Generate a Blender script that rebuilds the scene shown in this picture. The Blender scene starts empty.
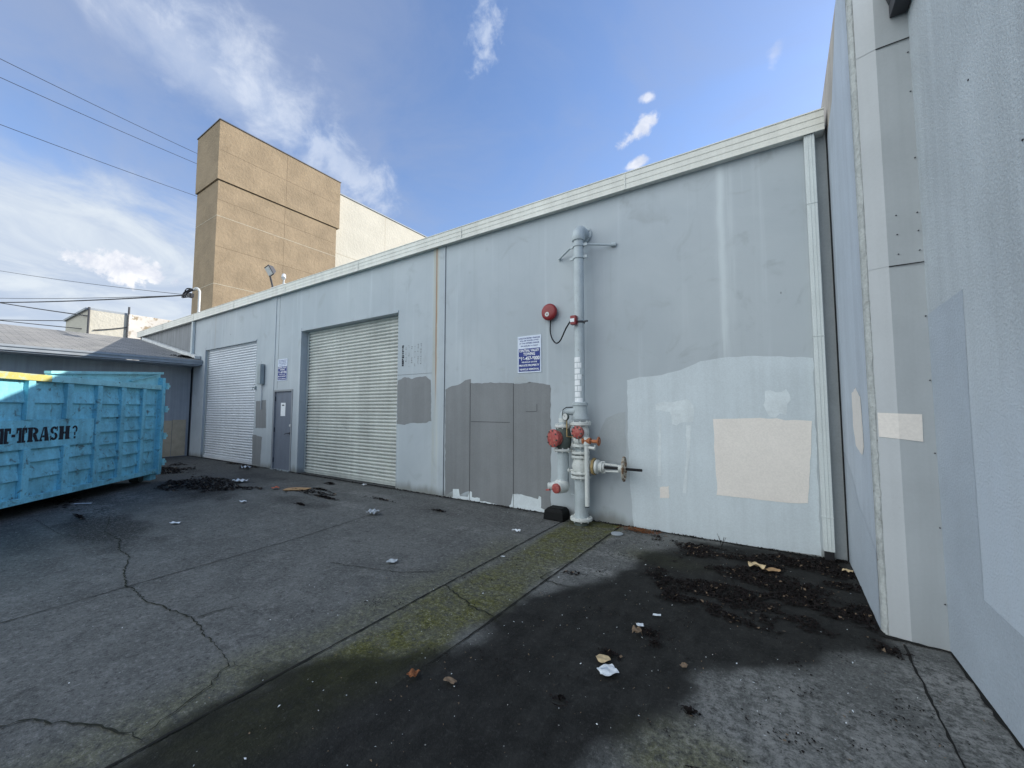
import bpy, math, random
import numpy as np
from mathutils import Vector
random.seed(7); rng = np.random.default_rng(7)
rad = math.radians
sc = bpy.context.scene
C = sc.collection

# ------------------------------------------------------------------ camera
F_PX, YAW, PITCH, CAM_H = 395.34, 0.57618, 0.0637, 1.6
fw = Vector((-math.sin(YAW)*math.cos(PITCH), math.cos(YAW)*math.cos(PITCH), math.sin(PITCH)))
rt = Vector((math.cos(YAW), math.sin(YAW), 0)); up = rt.cross(fw)
cd = bpy.data.cameras.new('camera'); cam = bpy.data.objects.new('camera', cd); C.objects.link(cam)
cd.sensor_fit = 'HORIZONTAL'; cd.sensor_width = 36; cd.lens = F_PX/1024*36
cd.clip_start = 0.05; cd.clip_end = 3000
cam.location = (0, 0, CAM_H)
cam.rotation_euler = (rad(90)+PITCH, 0, YAW)
sc.camera = cam

# site survey: a photo pixel carried onto a real plane of the place
def ray(x, y): return rt*((x-512)/F_PX) + up*((384-y)/F_PX) + fw
def G(x, y, z=0.0):
    d = ray(x, y); t = (z-CAM_H)/d.z; return Vector((d.x*t, d.y*t, z))
def PY(x, y, Y):
    d = ray(x, y); t = Y/d.y; return Vector((d.x*t, Y, d.z*t+CAM_H))
def PX(x, y, X):
    d = ray(x, y); t = X/d.x; return Vector((X, d.y*t, d.z*t+CAM_H))
def DIR(x, y): return ray(x, y).normalized()

# ------------------------------------------------------------------ exposure
sc.view_settings.view_transform = 'Standard'; sc.view_settings.look = 'None'
sc.view_settings.gamma = 1; sc.view_settings.exposure = 0.68
sc.view_settings.use_curve_mapping = False

# ------------------------------------------------------------------ sun
SUN_EL, SUN_AZ = rad(27), rad(42.4)      # azimuth from +Y towards +X (behind the warehouse, to the right)
sd = bpy.data.lights.new('sun', 'SUN'); sun = bpy.data.objects.new('sun', sd); C.objects.link(sun)
sd.energy = 4.0; sd.angle = rad(0.5); sd.color = (1, .93, .82)
sdir = Vector((math.sin(SUN_AZ)*math.cos(SUN_EL), math.cos(SUN_AZ)*math.cos(SUN_EL), math.sin(SUN_EL)))
sun.rotation_euler = sdir.to_track_quat('Z', 'Y').to_euler()
sun.location = sdir*50

# ------------------------------------------------------------------ sky
w = bpy.data.worlds.new('World'); sc.world = w; w.use_nodes = True
nt = w.node_tree; nt.nodes.clear()
def N(tree, typ, **k):
    n = tree.nodes.new(typ)
    for a, b in k.items(): setattr(n, a, b)
    return n
class NG:
    """tiny helper for maths on node sockets"""
    def __init__(s, tree): s.t = tree
    def inp(s, sock, v):
        if isinstance(v, bpy.types.NodeSocket): s.t.links.new(v, sock)
        elif v is not None: sock.default_value = v
    def m(s, op, a, b=None, c=None, clamp=False):
        n = N(s.t, 'ShaderNodeMath', operation=op, use_clamp=clamp)
        s.inp(n.inputs[0], a); s.inp(n.inputs[1], b); s.inp(n.inputs[2], c); return n.outputs[0]
    def dot(s, a, v):
        n = N(s.t, 'ShaderNodeVectorMath', operation='DOT_PRODUCT'); s.inp(n.inputs[0], a); n.inputs[1].default_value = v
        return n.outputs['Value']
    def vmul(s, a, v):
        n = N(s.t, 'ShaderNodeVectorMath', operation='MULTIPLY'); s.inp(n.inputs[0], a); n.inputs[1].default_value = v
        return n.outputs[0]
    def noise(s, vec, scale, detail=4, rough=.5, dist=0):
        n = N(s.t, 'ShaderNodeTexNoise'); s.inp(n.inputs['Vector'], vec)
        n.inputs['Scale'].default_value = scale; n.inputs['Detail'].default_value = detail
        n.inputs['Roughness'].default_value = rough; n.inputs['Distortion'].default_value = dist
        return n.outputs[0]
    def vor(s, vec, scale):
        n = N(s.t, 'ShaderNodeTexVoronoi'); s.inp(n.inputs['Vector'], vec); n.inputs['Scale'].default_value = scale
        return n.outputs['Distance']
    def ramp(s, v, a, b, lo=0., hi=1.):
        n = N(s.t, 'ShaderNodeMapRange', interpolation_type='SMOOTHSTEP'); s.inp(n.inputs[0], v)
        n.inputs[1].default_value = a; n.inputs[2].default_value = b
        n.inputs[3].default_value = lo; n.inputs[4].default_value = hi; return n.outputs[0]
    def mix(s, f, a, b):
        n = N(s.t, 'ShaderNodeMix', data_type='RGBA'); s.inp(n.inputs[0], f)
        for k, v in ((6, a), (7, b)):
            if isinstance(v, tuple): n.inputs[k].default_value = (*v, 1)
            else: s.inp(n.inputs[k], v)
        return n.outputs[2]
g = NG(nt)
sky = N(nt, 'ShaderNodeTexSky', sky_type='NISHITA', sun_disc=False, sun_elevation=SUN_EL, sun_rotation=SUN_AZ,
        air_density=1.0, dust_density=.5, ozone_density=1.8)
bg = N(nt, 'ShaderNodeBackground'); bg.inputs[1].default_value = 0.13
out = N(nt, 'ShaderNodeOutputWorld')
tc = N(nt, 'ShaderNodeTexCoord'); dv = tc.outputs['Generated']
sz = N(nt, 'ShaderNodeSeparateXYZ'); nt.links.new(dv, sz.inputs[0])
# project the direction onto a cloud deck so that clouds shrink towards the horizon
zc = g.m('ADD', g.m('MAXIMUM', sz.outputs[2], 0.0), .18)
cx = g.m('DIVIDE', sz.outputs[0], zc); cy = g.m('DIVIDE', sz.outputs[1], zc)
cb = N(nt, 'ShaderNodeCombineXYZ'); nt.links.new(cx, cb.inputs[0]); nt.links.new(cy, cb.inputs[1])
deck = cb.outputs[0]
n_big = g.noise(deck, .9, 5, .55, .3)
n_wisp = g.noise(deck, 2.3, 8, .62, .7)
n_fine = g.noise(dv, 16, 8, .62, .3)
n_puff = g.noise(dv, 34, 7, .6, .2)
def blob(px, py, sx, sy, ang, soft, amp, nz):
    """an elliptic cloud centred on a sky direction; sx, sy in radians"""
    c = DIR(px, py); a = (c.cross(Vector((0, 0, 1)))).normalized(); b = a.cross(c)*-1
    b = c.cross(a)*-1
    u_ = a*math.cos(ang)+b*math.sin(ang); v_ = b*math.cos(ang)-a*math.sin(ang)
    du = g.m('DIVIDE', g.dot(dv, u_), sx); dw = g.m('DIVIDE', g.dot(dv, v_), sy)
    q = g.m('SQRT', g.m('ADD', g.m('MULTIPLY', du, du), g.m('MULTIPLY', dw, dw)))
    f = g.m('GREATER_THAN', g.dot(dv, c), 0.0)
    val = g.m('ADD', g.m('SUBTRACT', 1.0, q), g.m('MULTIPLY', g.m('SUBTRACT', nz, .5), amp))
    return g.m('MULTIPLY', g.ramp(val, 0, soft), f)
def umax(*a):
    r = a[0]
    for b in a[1:]: r = g.m('MAXIMUM', r, b)
    return r
# thin veil over the left of the sky, and bright broken cloud low on the left
left = g.dot(dv, DIR(-60, 230))
veil = g.m('MULTIPLY', g.ramp(left, .62, 1.0), g.ramp(g.m('ADD', n_big, g.m('MULTIPLY', n_wisp, .5)), .50, .95))
veil = g.m('MULTIPLY', veil, .48)
low = blob(30, 275, .62, .22, 0, .55, .8, n_wisp)
low = g.m('MULTIPLY', low, .95)
fill_zone = g.ramp(g.dot(dv, Vector((-.45, -.86, .25))), .50, .80)  # unseen bright fill added to the sky behind the camera for the shaded walls
back = g.m('MULTIPLY', fill_zone, g.ramp(n_big, .22, .50))
w1 = g.m('MULTIPLY', blob(260, 105, .34, .10, -.62, 1.3, 3.6, g.m('ADD', g.m('MULTIPLY', n_wisp, .55), g.m('MULTIPLY', n_fine, .45))), .70)
w2 = g.m('MULTIPLY', blob(345, 165, .16, .06, -.55, .9, 2.4, n_fine), .55)
w2b = g.m('MULTIPLY', blob(205, 70, .20, .07, -.5, 1.0, 2.4, n_wisp), .45)
w3 = g.m('MULTIPLY', blob(486, 34, .030, .085, -.2, 1.2, 3.0, n_puff), .6)
w4 = g.m('MULTIPLY', blob(640, 129, .060, .019, .6, .8, 2.6, n_puff), .85)
w5 = g.m('MULTIPLY', blob(637, 163, .030, .015, .25, .6, 1.4, n_puff), .9)
w6 = g.m('MULTIPLY', blob(647, 98, .018, .012, 0, .7, 1.4, n_puff), .7)
w7 = g.m('MULTIPLY', blob(774, 55, .012, .026, -.4, 1.0, 2.4, n_puff), .3)
cum = blob(124, 268, .066, .030, 0, .40, 2.4, n_puff)
tint = N(nt, 'ShaderNodeMix', data_type='RGBA', blend_type='MULTIPLY'); tint.inputs[0].default_value = 1
nt.links.new(sky.outputs[0], tint.inputs[6]); tint.inputs[7].default_value = (.98, 1.03, 1.17, 1)
thick = g.ramp(n_fine, .3, .75)
layer = g.mix(g.m('MULTIPLY', veil, .75), tint.outputs[2], (2.0, 2.4, 3.3))
veil2 = g.m('MULTIPLY', g.ramp(g.m('ADD', g.m('MULTIPLY', n_wisp, .7), g.m('MULTIPLY', n_big, .5)), .45, .85), .45)
layer = g.mix(veil2, layer, (1.9, 2.25, 3.1))
layer = g.mix(umax(w1, w2, w2b, w3), layer, g.mix(thick, (3.0, 3.5, 4.4), (4.2, 4.5, 5.0)))
layer = g.mix(low, layer, g.mix(g.ramp(n_wisp, .35, .7), (2.6, 3.05, 3.8), (3.8, 4.15, 4.5)))
layer = g.mix(umax(cum, w4, w5, w6, w7), layer, g.mix(thick, (3.0, 3.3, 4.0), (5.2, 5.2, 5.3)))
final = g.mix(back, layer, (10.6, 11.2, 11.3))
nt.links.new(final, bg.inputs[0]); nt.links.new(bg.outputs[0], out.inputs[0])

# ------------------------------------------------------------------ mesh helpers
class MB:
    def __init__(s): s.v = []; s.f = []; s.m = []; s.s = []
    def face(s, pts, mi=0, sm=False):
        i = len(s.v); s.v += [tuple(p) for p in pts]; s.f.append(tuple(range(i, i+len(pts)))); s.m.append(mi); s.s.append(sm); return s
    def box(s, a, b, mi=0):
        x0, y0, z0 = a; x1, y1, z1 = b
        return s.hexa([(x0,y0,z0),(x1,y0,z0),(x1,y1,z0),(x0,y1,z0),(x0,y0,z1),(x1,y0,z1),(x1,y1,z1),(x0,y1,z1)], mi)
    def hexa(s, p, mi=0):
        i = len(s.v); s.v += [tuple(q) for q in p]
        for f in ((0,3,2,1),(4,5,6,7),(0,1,5,4),(1,2,6,5),(2,3,7,6),(3,0,4,7)):
            s.f.append(tuple(i+k for k in f)); s.m.append(mi); s.s.append(False)
        return s
    def obox(s, o, ax, ay, az, mi=0):
        """oriented box: corner o, three edge vectors"""
        o, ax, ay, az = map(Vector, (o, ax, ay, az))
        return s.hexa([o, o+ax, o+ax+ay, o+ay, o+az, o+ax+az, o+ax+ay+az, o+ay+az], mi)
    def beam(s, a, b, wd, ht, mi=0):
        a = Vector(a); b = Vector(b); d = (b-a); n = d.normalized()
        u = n.cross(Vector((0,0,1)));
        if u.length < .01: u = Vector((1,0,0))
        u.normalize(); v = u.cross(n)
        return s.obox(a-u*wd/2-v*ht/2, d, u*wd, v*ht, mi)
    def tube(s, pts, r, n=12, mi=0, cap=True):
        pts = [Vector(p) for p in pts]; rs = r if isinstance(r, (list, tuple)) else [r]*len(pts)
        i0 = len(s.v); prev = None
        for k, p in enumerate(pts):
            d = (pts[min(k+1, len(pts)-1)]-pts[max(k-1, 0)]).normalized()
            if prev is None:
                u = d.cross(Vector((0,0,1)))
                if u.length < .05: u = d.cross(Vector((0,1,0)))
            else: u = prev-d*prev.dot(d)
            u.normalize(); v = d.cross(u); prev = u
            for j in range(n):
                a = 2*math.pi*j/n; s.v.append(tuple(p+u*math.cos(a)*rs[k]+v*math.sin(a)*rs[k]))
        for k in range(len(pts)-1):
            for j in range(n):
                a = i0+k*n+j; b = i0+k*n+(j+1) % n
                s.f.append((a, b, b+n, a+n)); s.m.append(mi); s.s.append(True)
        if cap:
            s.f.append(tuple(i0+j for j in reversed(range(n)))); s.m.append(mi); s.s.append(False)
            e = i0+(len(pts)-1)*n
            s.f.append(tuple(e+j for j in range(n))); s.m.append(mi); s.s.append(False)
        return s
    def lathe(s, o, axis, prof, n=20, mi=0):
        """prof: list of (distance along axis, radius)"""
        o = Vector(o); d = Vector(axis).normalized(); u = d.cross(Vector((0,0,1)))
        if u.length < .05: u = d.cross(Vector((0,1,0)))
        u.normalize(); v = d.cross(u); i0 = len(s.v)
        for h, r in prof:
            for j in range(n):
                a = 2*math.pi*j/n; s.v.append(tuple(o+d*h+(u*math.cos(a)+v*math.sin(a))*max(r, 1e-4)))
        for k in range(len(prof)-1):
            for j in range(n):
                a = i0+k*n+j; b = i0+k*n+(j+1) % n
                s.f.append((a, b, b+n, a+n)); s.m.append(mi); s.s.append(True)
        s.f.append(tuple(i0+j for j in reversed(range(n)))); s.m.append(mi); s.s.append(False)
        e = i0+(len(prof)-1)*n
        s.f.append(tuple(e+j for j in range(n))); s.m.append(mi); s.s.append(False)
        return s
    def flange(s, o, axis, r, t, bolts=8, mi=0, bm=None):
        o = Vector(o); d = Vector(axis).normalized(); b = min(.006, t*.25)
        s.lathe(o-d*t/2, d, [(0, r-b), (b, r), (t-b, r), (t, r-b)], 24, mi)
        u = d.cross(Vector((0,0,1)));
        if u.length < .05: u = d.cross(Vector((0,1,0)))
        u.normalize(); v = d.cross(u)
        for k in range(bolts):
            a = 2*math.pi*(k+.5)/bolts; p = o+(u*math.cos(a)+v*math.sin(a))*r*.84
            s.lathe(p-d*(t/2+.016), d, [(0, .011), (t+.032, .011)], 6, mi if bm is None else bm)
        return s
    def build(s, name, mats, parent=None, bevel=0, sharp=40):
        me = bpy.data.meshes.new(name); me.from_pydata(s.v, [], s.f)
        if not isinstance(mats, (list, tuple)): mats = [mats]
        for m_ in mats: me.materials.append(m_)
        me.polygons.foreach_set('material_index', s.m); me.polygons.foreach_set('use_smooth', s.s)
        me.update()
        if any(s.s): me.set_sharp_from_angle(angle=rad(sharp))
        o = bpy.data.objects.new(name, me); C.objects.link(o)
        if parent: o.parent = parent; o.matrix_parent_inverse = parent.matrix_world.inverted()
        if bevel:
            b = o.modifiers.new('bevel', 'BEVEL'); b.width = bevel; b.segments = 2; b.limit_method = 'ANGLE'; b.angle_limit = rad(40)
        return o
def build_each(mb, name, mats, parent=None, bevel=0):
    """one object for every separate piece held in mb"""
    n = len(mb.v); p = list(range(n))
    def f(a):
        while p[a] != a: p[a] = p[p[a]]; a = p[a]
        return a
    for fc in mb.f:
        for k in fc[1:]: p[f(k)] = f(fc[0])
    groups = {}
    for i, fc in enumerate(mb.f): groups.setdefault(f(fc[0]), []).append(i)
    out_ = []
    for g_ in groups.values():
        q = MB(); mp = {}
        for i in g_:
            for k in mb.f[i]:
                if k not in mp: mp[k] = len(q.v); q.v.append(mb.v[k])
            q.f.append(tuple(mp[k] for k in mb.f[i])); q.m.append(mb.m[i]); q.s.append(mb.s[i])
        out_.append(q.build(name, mats, parent, bevel))
    return out_
def tag(o, label=None, cat=None, group=None, kind=None):
    if label: o['label'] = label
    if cat: o['category'] = cat
    if group: o['group'] = group
    if kind: o['kind'] = kind
    return o
def thing(name, loc, label, cat, group=None):
    o = bpy.data.objects.new(name, None); C.objects.link(o); o.location = loc; o.empty_display_size = .2
    bpy.context.view_layer.update()
    return tag(o, label, cat, group)
def structure(o): o['kind'] = 'structure'; return o

# value noise for python-side masks
_tab = rng.random((256, 256))
def vn(x, y, sc_):
    x = np.asarray(x, float)*sc_; y = np.asarray(y, float)*sc_
    xi = np.floor(x).astype(int); yi = np.floor(y).astype(int); fx = x-xi; fy = y-yi
    fx = fx*fx*(3-2*fx); fy = fy*fy*(3-2*fy); T = _tab
    a = T[xi % 256, yi % 256]; b = T[(xi+1) % 256, yi % 256]; c = T[xi % 256, (yi+1) % 256]; d = T[(xi+1) % 256, (yi+1) % 256]
    return (a*(1-fx)+b*fx)*(1-fy)+(c*(1-fx)+d*fx)*fy
def fbm(x, y, s0, o=4):
    r = 0; a = .5; t = 0
    for k in range(o): r = r+a*vn(x+k*13.7, y-k*7.3, s0*2**k); t += a; a *= .55
    return r/t

# ------------------------------------------------------------------ materials
def material(name, col, rough=.8, metal=0, var=.12, vscale=3, fine=.06, fscale=60, bump=.15, bscale=120, bdist=.004,
             streak=0., spec=.3, dirt=None):
    m_ = bpy.data.materials.new(name); m_.use_nodes = True; t = m_.node_tree; q = NG(t)
    bs = t.nodes['Principled BSDF']; bs.inputs['Roughness'].default_value = rough; bs.inputs['Metallic'].default_value = metal
    bs.inputs['Specular IOR Level'].default_value = spec
    pos = N(t, 'ShaderNodeNewGeometry').outputs['Position']
    a = q.noise(pos, vscale, 5, .6, .3); b = q.noise(pos, fscale, 3, .6)
    val = q.m('ADD', q.ramp(a, .25, .75, 1-var, 1+var), q.ramp(b, .2, .8, -fine, fine))
    if streak:
        st = q.noise(q.vmul(pos, (9, 9, .35)), 1.0, 4, .6)
        val = q.m('ADD', val, q.ramp(st, .3, .7, -streak, streak))
    mx = N(t, 'ShaderNodeVectorMath', operation='SCALE'); mx.inputs[0].default_value = col; t.links.new(val, mx.inputs['Scale'])
    c = mx.outputs[0]
    if dirt:
        dcol, scale_, lo, hi = dirt
        c = q.mix(q.ramp(q.noise(pos, scale_, 7, .65, .5), lo, hi), c, dcol)
    t.links.new(c, bs.inputs['Base Color'])
    if bump:
        bp = N(t, 'ShaderNodeBump'); bp.inputs['Strength'].default_value = bump; bp.inputs['Distance'].default_value = bdist
        t.links.new(q.noise(pos, bscale, 4, .6), bp.inputs['Height']); t.links.new(bp.outputs[0], bs.inputs['Normal'])
    m_['_'] = 0
    return m_

def reflected_tint(m_, col, z0, z1):  # pale bluish reflected light mixed into the colour, stronger lower down
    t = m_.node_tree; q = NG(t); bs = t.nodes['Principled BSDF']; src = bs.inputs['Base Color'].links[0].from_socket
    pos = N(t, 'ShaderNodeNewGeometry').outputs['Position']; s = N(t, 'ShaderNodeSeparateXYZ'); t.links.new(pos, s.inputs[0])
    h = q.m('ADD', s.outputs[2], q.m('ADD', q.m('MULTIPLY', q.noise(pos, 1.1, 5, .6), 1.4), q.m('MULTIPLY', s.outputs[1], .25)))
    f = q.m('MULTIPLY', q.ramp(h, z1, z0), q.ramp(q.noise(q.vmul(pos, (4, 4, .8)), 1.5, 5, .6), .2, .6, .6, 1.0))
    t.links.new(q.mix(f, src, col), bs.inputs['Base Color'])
def wall_material():
    m_ = bpy.data.materials.new('grey_painted_wall'); m_.use_nodes = True; t = m_.node_tree; q = NG(t)
    bs = t.nodes['Principled BSDF']; bs.inputs['Roughness'].default_value = .75; bs.inputs['Specular IOR Level'].default_value = .25
    pos = N(t, 'ShaderNodeNewGeometry').outputs['Position']
    s = N(t, 'ShaderNodeSeparateXYZ'); t.links.new(pos, s.inputs[0]); X, Z = s.outputs[0], s.outputs[2]
    c = q.mix(q.ramp(q.noise(pos, .55, 5, .6, .4), .3, .7), (.385, .425, .455), (.445, .485, .510))
    c = q.mix(q.ramp(q.noise(pos, 2.2, 6, .6, .8), .56, .75), c, (.36, .39, .41))
    # pale vertical run marks
    st = q.noise(q.vmul(pos, (7, 7, .22)), 1.0, 4, .6)
    c = q.mix(q.m('MULTIPLY', q.ramp(st, .55, .78), .45), c, (.55, .60, .63))
    c = q.mix(q.m('MULTIPLY', q.ramp(st, .44, .25), .35), c, (.33, .36, .38))
    def streak(x0, wd, z0, z1, col, amt, base=c):
        dx = q.m('ADD', q.m('SUBTRACT', X, x0), q.m('MULTIPLY', q.m('SUBTRACT', q.noise(q.vmul(pos, (1, 1, 1.3)), 2.5, 3), .5), wd*1.4))
        prof = q.m('EXPONENT', q.m('MULTIPLY', q.m('MULTIPLY', dx, dx), -1/(wd*wd)))
        k = q.m('MULTIPLY', q.m('MULTIPLY', prof, q.ramp(Z, z0, z1)), amt)
        k = q.m('MULTIPLY', k, q.ramp(q.noise(q.vmul(pos, (22, 22, .8)), 1.0, 4, .6), .25, .6))
        return q.mix(k, base, col)
    c = streak(-.43, .05, 1.7, 2.6, (.58, .63, .65), .75, c)
    c = streak(-.33, .035, 2.0, 3.2, (.56, .61, .63), .5, c)
    
    c = streak(-5.325, .04, -1, 2.2, (.40, .38, .25), .5, c)
    c = streak(-5.27, .018, 1.3, 2.9, (.26, .11, .045), 1.5, c)
    c = streak(-5.255, .030, 2.2, 5.2, (.36, .25, .13), .8, c)
    c = streak(-5.24, .035, -.5, 1.6, (.55, .56, .48), .5, c)
    c = streak(-15.2, .03, 1, 3, (.30, .26, .20), .4, c)
    # splashed dirt along the foot of the wall
    zz = q.m('SUBTRACT', Z, q.m('MULTIPLY', q.noise(q.vmul(pos, (3, 3, .6)), 1.5, 5, .6), .30))
    c = q.mix(q.m('MULTIPLY', q.ramp(zz, .05, -.14), .75), c, (.17, .17, .15))
    # small chips and specks
    c = q.mix(q.ramp(q.vor(q.vmul(pos, (1, 1, .6)), 2.1), .035, .02), c, (.12, .12, .12))
    c = q.mix(q.m('MULTIPLY', q.ramp(q.noise(pos, 70, 3, .7), .68, .76), .5), c, (.25, .27, .28))
    t.links.new(c, bs.inputs['Base Color'])
    bp = N(t, 'ShaderNodeBump'); bp.inputs['Strength'].default_value = .25; bp.inputs['Distance'].default_value = .006
    h = q.m('ADD', q.noise(pos, 90, 4, .6), q.m('MULTIPLY', q.noise(pos, 3, 4, .6), 2.0))
    t.links.new(h, bp.inputs['Height']); t.links.new(bp.outputs[0], bs.inputs['Normal'])
    return m_

M = {}
M['wall'] = wall_material()
M['patch_dark'] = material('dark_grey_repaint', (.205, .212, .218), .7, var=.07, vscale=1.5, streak=.05, bump=.2)
M['patch_dark2'] = material('mid_grey_repaint', (.27, .285, .30), .7, var=.07, vscale=2, bump=.2)
M['patch_mid'] = material('slightly_darker_wall_repaint', (.37, .40, .415), .7, var=.06, vscale=2, bump=.2)
M['patch_light'] = material('pale_blue_repaint', (.56, .615, .645), .7, var=.06, vscale=1.2, streak=.04, bump=.2)
M['patch_pale'] = material('white_brush_strokes', (.63, .68, .70), .7, var=.10, vscale=5, bump=.2)
M['patch_beige'] = material('beige_repaint', (.79, .735, .68), .7, var=.03, vscale=3, bump=.2)
M['stucco_blue'] = material('blue_grey_stucco', (.50, .55, .61), .85, var=.06, vscale=1.5, streak=.06, bump=.5, bscale=75, bdist=.006)
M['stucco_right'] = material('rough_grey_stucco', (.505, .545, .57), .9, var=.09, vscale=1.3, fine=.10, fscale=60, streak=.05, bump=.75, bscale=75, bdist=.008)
reflected_tint(M['stucco_right'], (.57, .63, .70), 2.3, 3.9)
M['stucco_dim'] = material('blue_repaint_on_stucco', (.455, .505, .56), .9, var=.06, vscale=2, fine=.07, fscale=60, bump=.75, bscale=75, bdist=.008)
M['stucco_pale'] = material('pale_blue_repaint_on_stucco', (.47, .525, .60), .9, var=.07, vscale=2, fine=.07, fscale=45, streak=.04, bump=1.0, bscale=38, bdist=.016)
M['stucco_beige'] = material('weathered_beige_stucco', (.46, .42, .37), .9, var=.12, vscale=4, streak=.1, bump=.6, bscale=40, bdist=.01)
M['clad'] = material('grey_sheet_metal_cladding', (.48, .50, .515), .5, var=.04, vscale=2, fine=.02, streak=.03, bump=.05, spec=.4, dirt=((.25,.24,.2), 9, .66, .78))
M['clad_shaded'] = material('shaded_grey_cladding', (.40, .425, .44), .5, var=.05, vscale=2, fine=.02, streak=.04, bump=.05, spec=.4)  # right facet of the bend: same metal, its shade put into the colour
M['chipped'] = material('chipped_white_plaster', (.45, .47, .46), .95, var=.15, vscale=14, fine=.12, bump=.6, bscale=60, bdist=.01, dirt=((.28,.28,.26), 22, .58, .70))
M['coping'] = material('cream_metal_coping', (.66, .655, .60), .5, var=.07, vscale=1.2, streak=.06, bump=.05, spec=.4)
M['coping_lit'] = M['coping']
M['downspout'] = material('white_metal_downspout', (.60, .64, .635), .45, var=.06, vscale=3, streak=.05, bump=.05, spec=.4)
M['slat'] = material('ivory_roller_slat', (.50, .515, .485), .45, var=.14, vscale=1.2, streak=.08, bump=.03, spec=.5)
M['slat2'] = material('white_roller_slat', (.60, .63, .665), .45, var=.05, vscale=1.2, streak=.05, bump=.03, spec=.5)
M['frame'] = material('grey_steel_frame', (.30, .34, .35), .5, var=.1, bump=.05)
M['door'] = material('slate_blue_door_paint', (.155, .175, .215), .5, var=.06, streak=.05, bump=.05)
M['black'] = material('black_rubber_and_gaps', (.018, .018, .020), .8, var=.2)
M['dark_metal'] = material('dark_bronze_metal', (.05, .052, .06), .5, var=.2)
M['white'] = material('white_enamel', (.55, .56, .55), .5, var=.05)
M['label_white'] = material('white_sticker', (.78, .80, .82), .6, var=.04, vscale=30)
M['pipe'] = material('grey_painted_pipe', (.43, .48, .50), .5, var=.10, vscale=6, streak=.08, bump=.15, spec=.4, dirt=((.20,.20,.18), 18, .62, .74))
M['pipe_white'] = material('white_painted_iron', (.60, .62, .60), .5, var=.10, vscale=8, bump=.2, spec=.4, dirt=((.20,.16,.11), 22, .60, .72))
M['iron_dark'] = material('dark_green_iron', (.09, .11, .10), .55, var=.2, vscale=10, bump=.2)
M['red'] = material('faded_red_enamel', (.36, .075, .07), .5, var=.2, vscale=14, bump=.1, dirt=((.42,.16,.12), 30, .50, .62))
M['red_bell'] = material('deep_red_bell_enamel', (.22, .012, .016), .4, var=.08, vscale=8, bump=.02, spec=.5)
M['rust'] = material('orange_rusty_iron', (.36, .13, .06), .8, var=.35, vscale=20, bump=.5)
M['wheel'] = material('rust_spotted_iron', (.42, .39, .33), .7, var=.3, vscale=18, dirt=((.16,.09,.05), 14, .48, .58))
M['brass'] = material('aged_brass', (.36, .26, .12), .6, var=.2, vscale=20)
M['wire'] = material('black_cable', (.02, .021, .025), .6, var=.1, bump=0)
M['conduit'] = material('galvanised_conduit', (.55, .56, .57), .5, metal=.0, var=.1)
M['tan'] = material('tan_stucco', (.272, .212, .140), .9, var=.14, vscale=.8, fine=.05, fscale=8, streak=.0, bump=.8, bscale=6, bdist=.05, dirt=((.21,.16,.10), 1.6, .56, .80))
M['tan_joint_pale'] = material('pale_joint_line', (.42, .38, .30), .9)
M['tan_joint_dark'] = material('dark_joint_line', (.12, .085, .055), .9)
M['ivory'] = material('ivory_stucco', (.50, .48, .41), .9, var=.06, vscale=.5, bump=.7, bscale=6, bdist=.05)
M['left_wall'] = material('charcoal_painted_siding', (.33, .345, .36), .8, var=.08, vscale=1, streak=.10, bump=.15)
M['left_tan'] = material('tan_plywood', (.46, .38, .27), .85, var=.1, vscale=5, bump=.2)
M['fascia'] = material('grey_fascia_board', (.30, .33, .36), .7, var=.1, vscale=3)
M['flash'] = material('white_roof_flashing', (.62, .63, .62), .6, var=.15, vscale=4)
M['upper_grey'] = material('dark_grey_upper_wall', (.23, .24, .25), .8, var=.08, vscale=1.5, streak=.14, bump=.2)
M['far_brick'] = material('weathered_pale_brick', (.60, .57, .52), .9, var=.15, vscale=1.2, bump=.5, bscale=10, dirt=((.30,.24,.16), 2.5, .54, .64))
M['dump'] = material('turquoise_dumpster_paint', (.23, .60, .72), .6, var=.16, vscale=2.5, fine=.10, fscale=30, streak=.13, bump=.15, spec=.3, dirt=((.11,.19,.21), 8, .55, .70))
M['dump_rim'] = material('pale_turquoise_dumpster_paint', (.32, .68, .72), .5, var=.15, vscale=5, bump=.15, spec=.4, dirt=((.10,.09,.08), 16, .60, .70))
M['yellow'] = material('worn_yellow_paint', (.50, .46, .15), .6, var=.1, vscale=5, dirt=((.42,.48,.34), 9, .50, .60))
M['letter'] = material('black_stencil_paint', (.014, .018, .03), .6, var=.1)
M['sign_blue'] = material('blue_sign_ink', (.018, .035, .20), .45, var=.1, vscale=12)
M['sign_white'] = material('white_sign_sheet', (.62, .68, .78), .45, var=.06, vscale=12)
M['joint'] = material('black_joint_filler', (.012, .012, .011), .95, var=.3, vscale=12)
M['crack'] = material('crack_dirt', (.018, .020, .013), .95, var=.3, vscale=12)
M['leaf_dark'] = material('wet_brown_leaf', (.0065, .0032, .0028), .8, var=.5, vscale=25, bump=0)
M['leaf_dry'] = material('dry_tan_leaf', (.17, .12, .08), .8, var=.3, vscale=40, bump=0)
M['leaf_red'] = material('rusty_needles', (.20, .075, .03), .9, var=.4, vscale=60, bump=0)
M['paper'] = material('white_paper_scrap', (.66, .70, .74), .8, var=.12, vscale=40, bump=.2)
M['paper_ink'] = material('printed_ink', (.42, .48, .56), .8, var=.2)
M['card'] = material('brown_cardboard', (.40, .25, .13), .85, var=.12, vscale=14, bump=.1)
M['cardw'] = material('cream_food_wrapper', (.55, .42, .25), .8, var=.25, vscale=18, bump=.2)
M['plastic'] = material('cloudy_plastic', (.42, .46, .50), .25, var=.25, vscale=30, bump=.1, spec=.6)
M['orange'] = material('orange_plastic', (.50, .10, .04), .5, var=.1)
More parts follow.
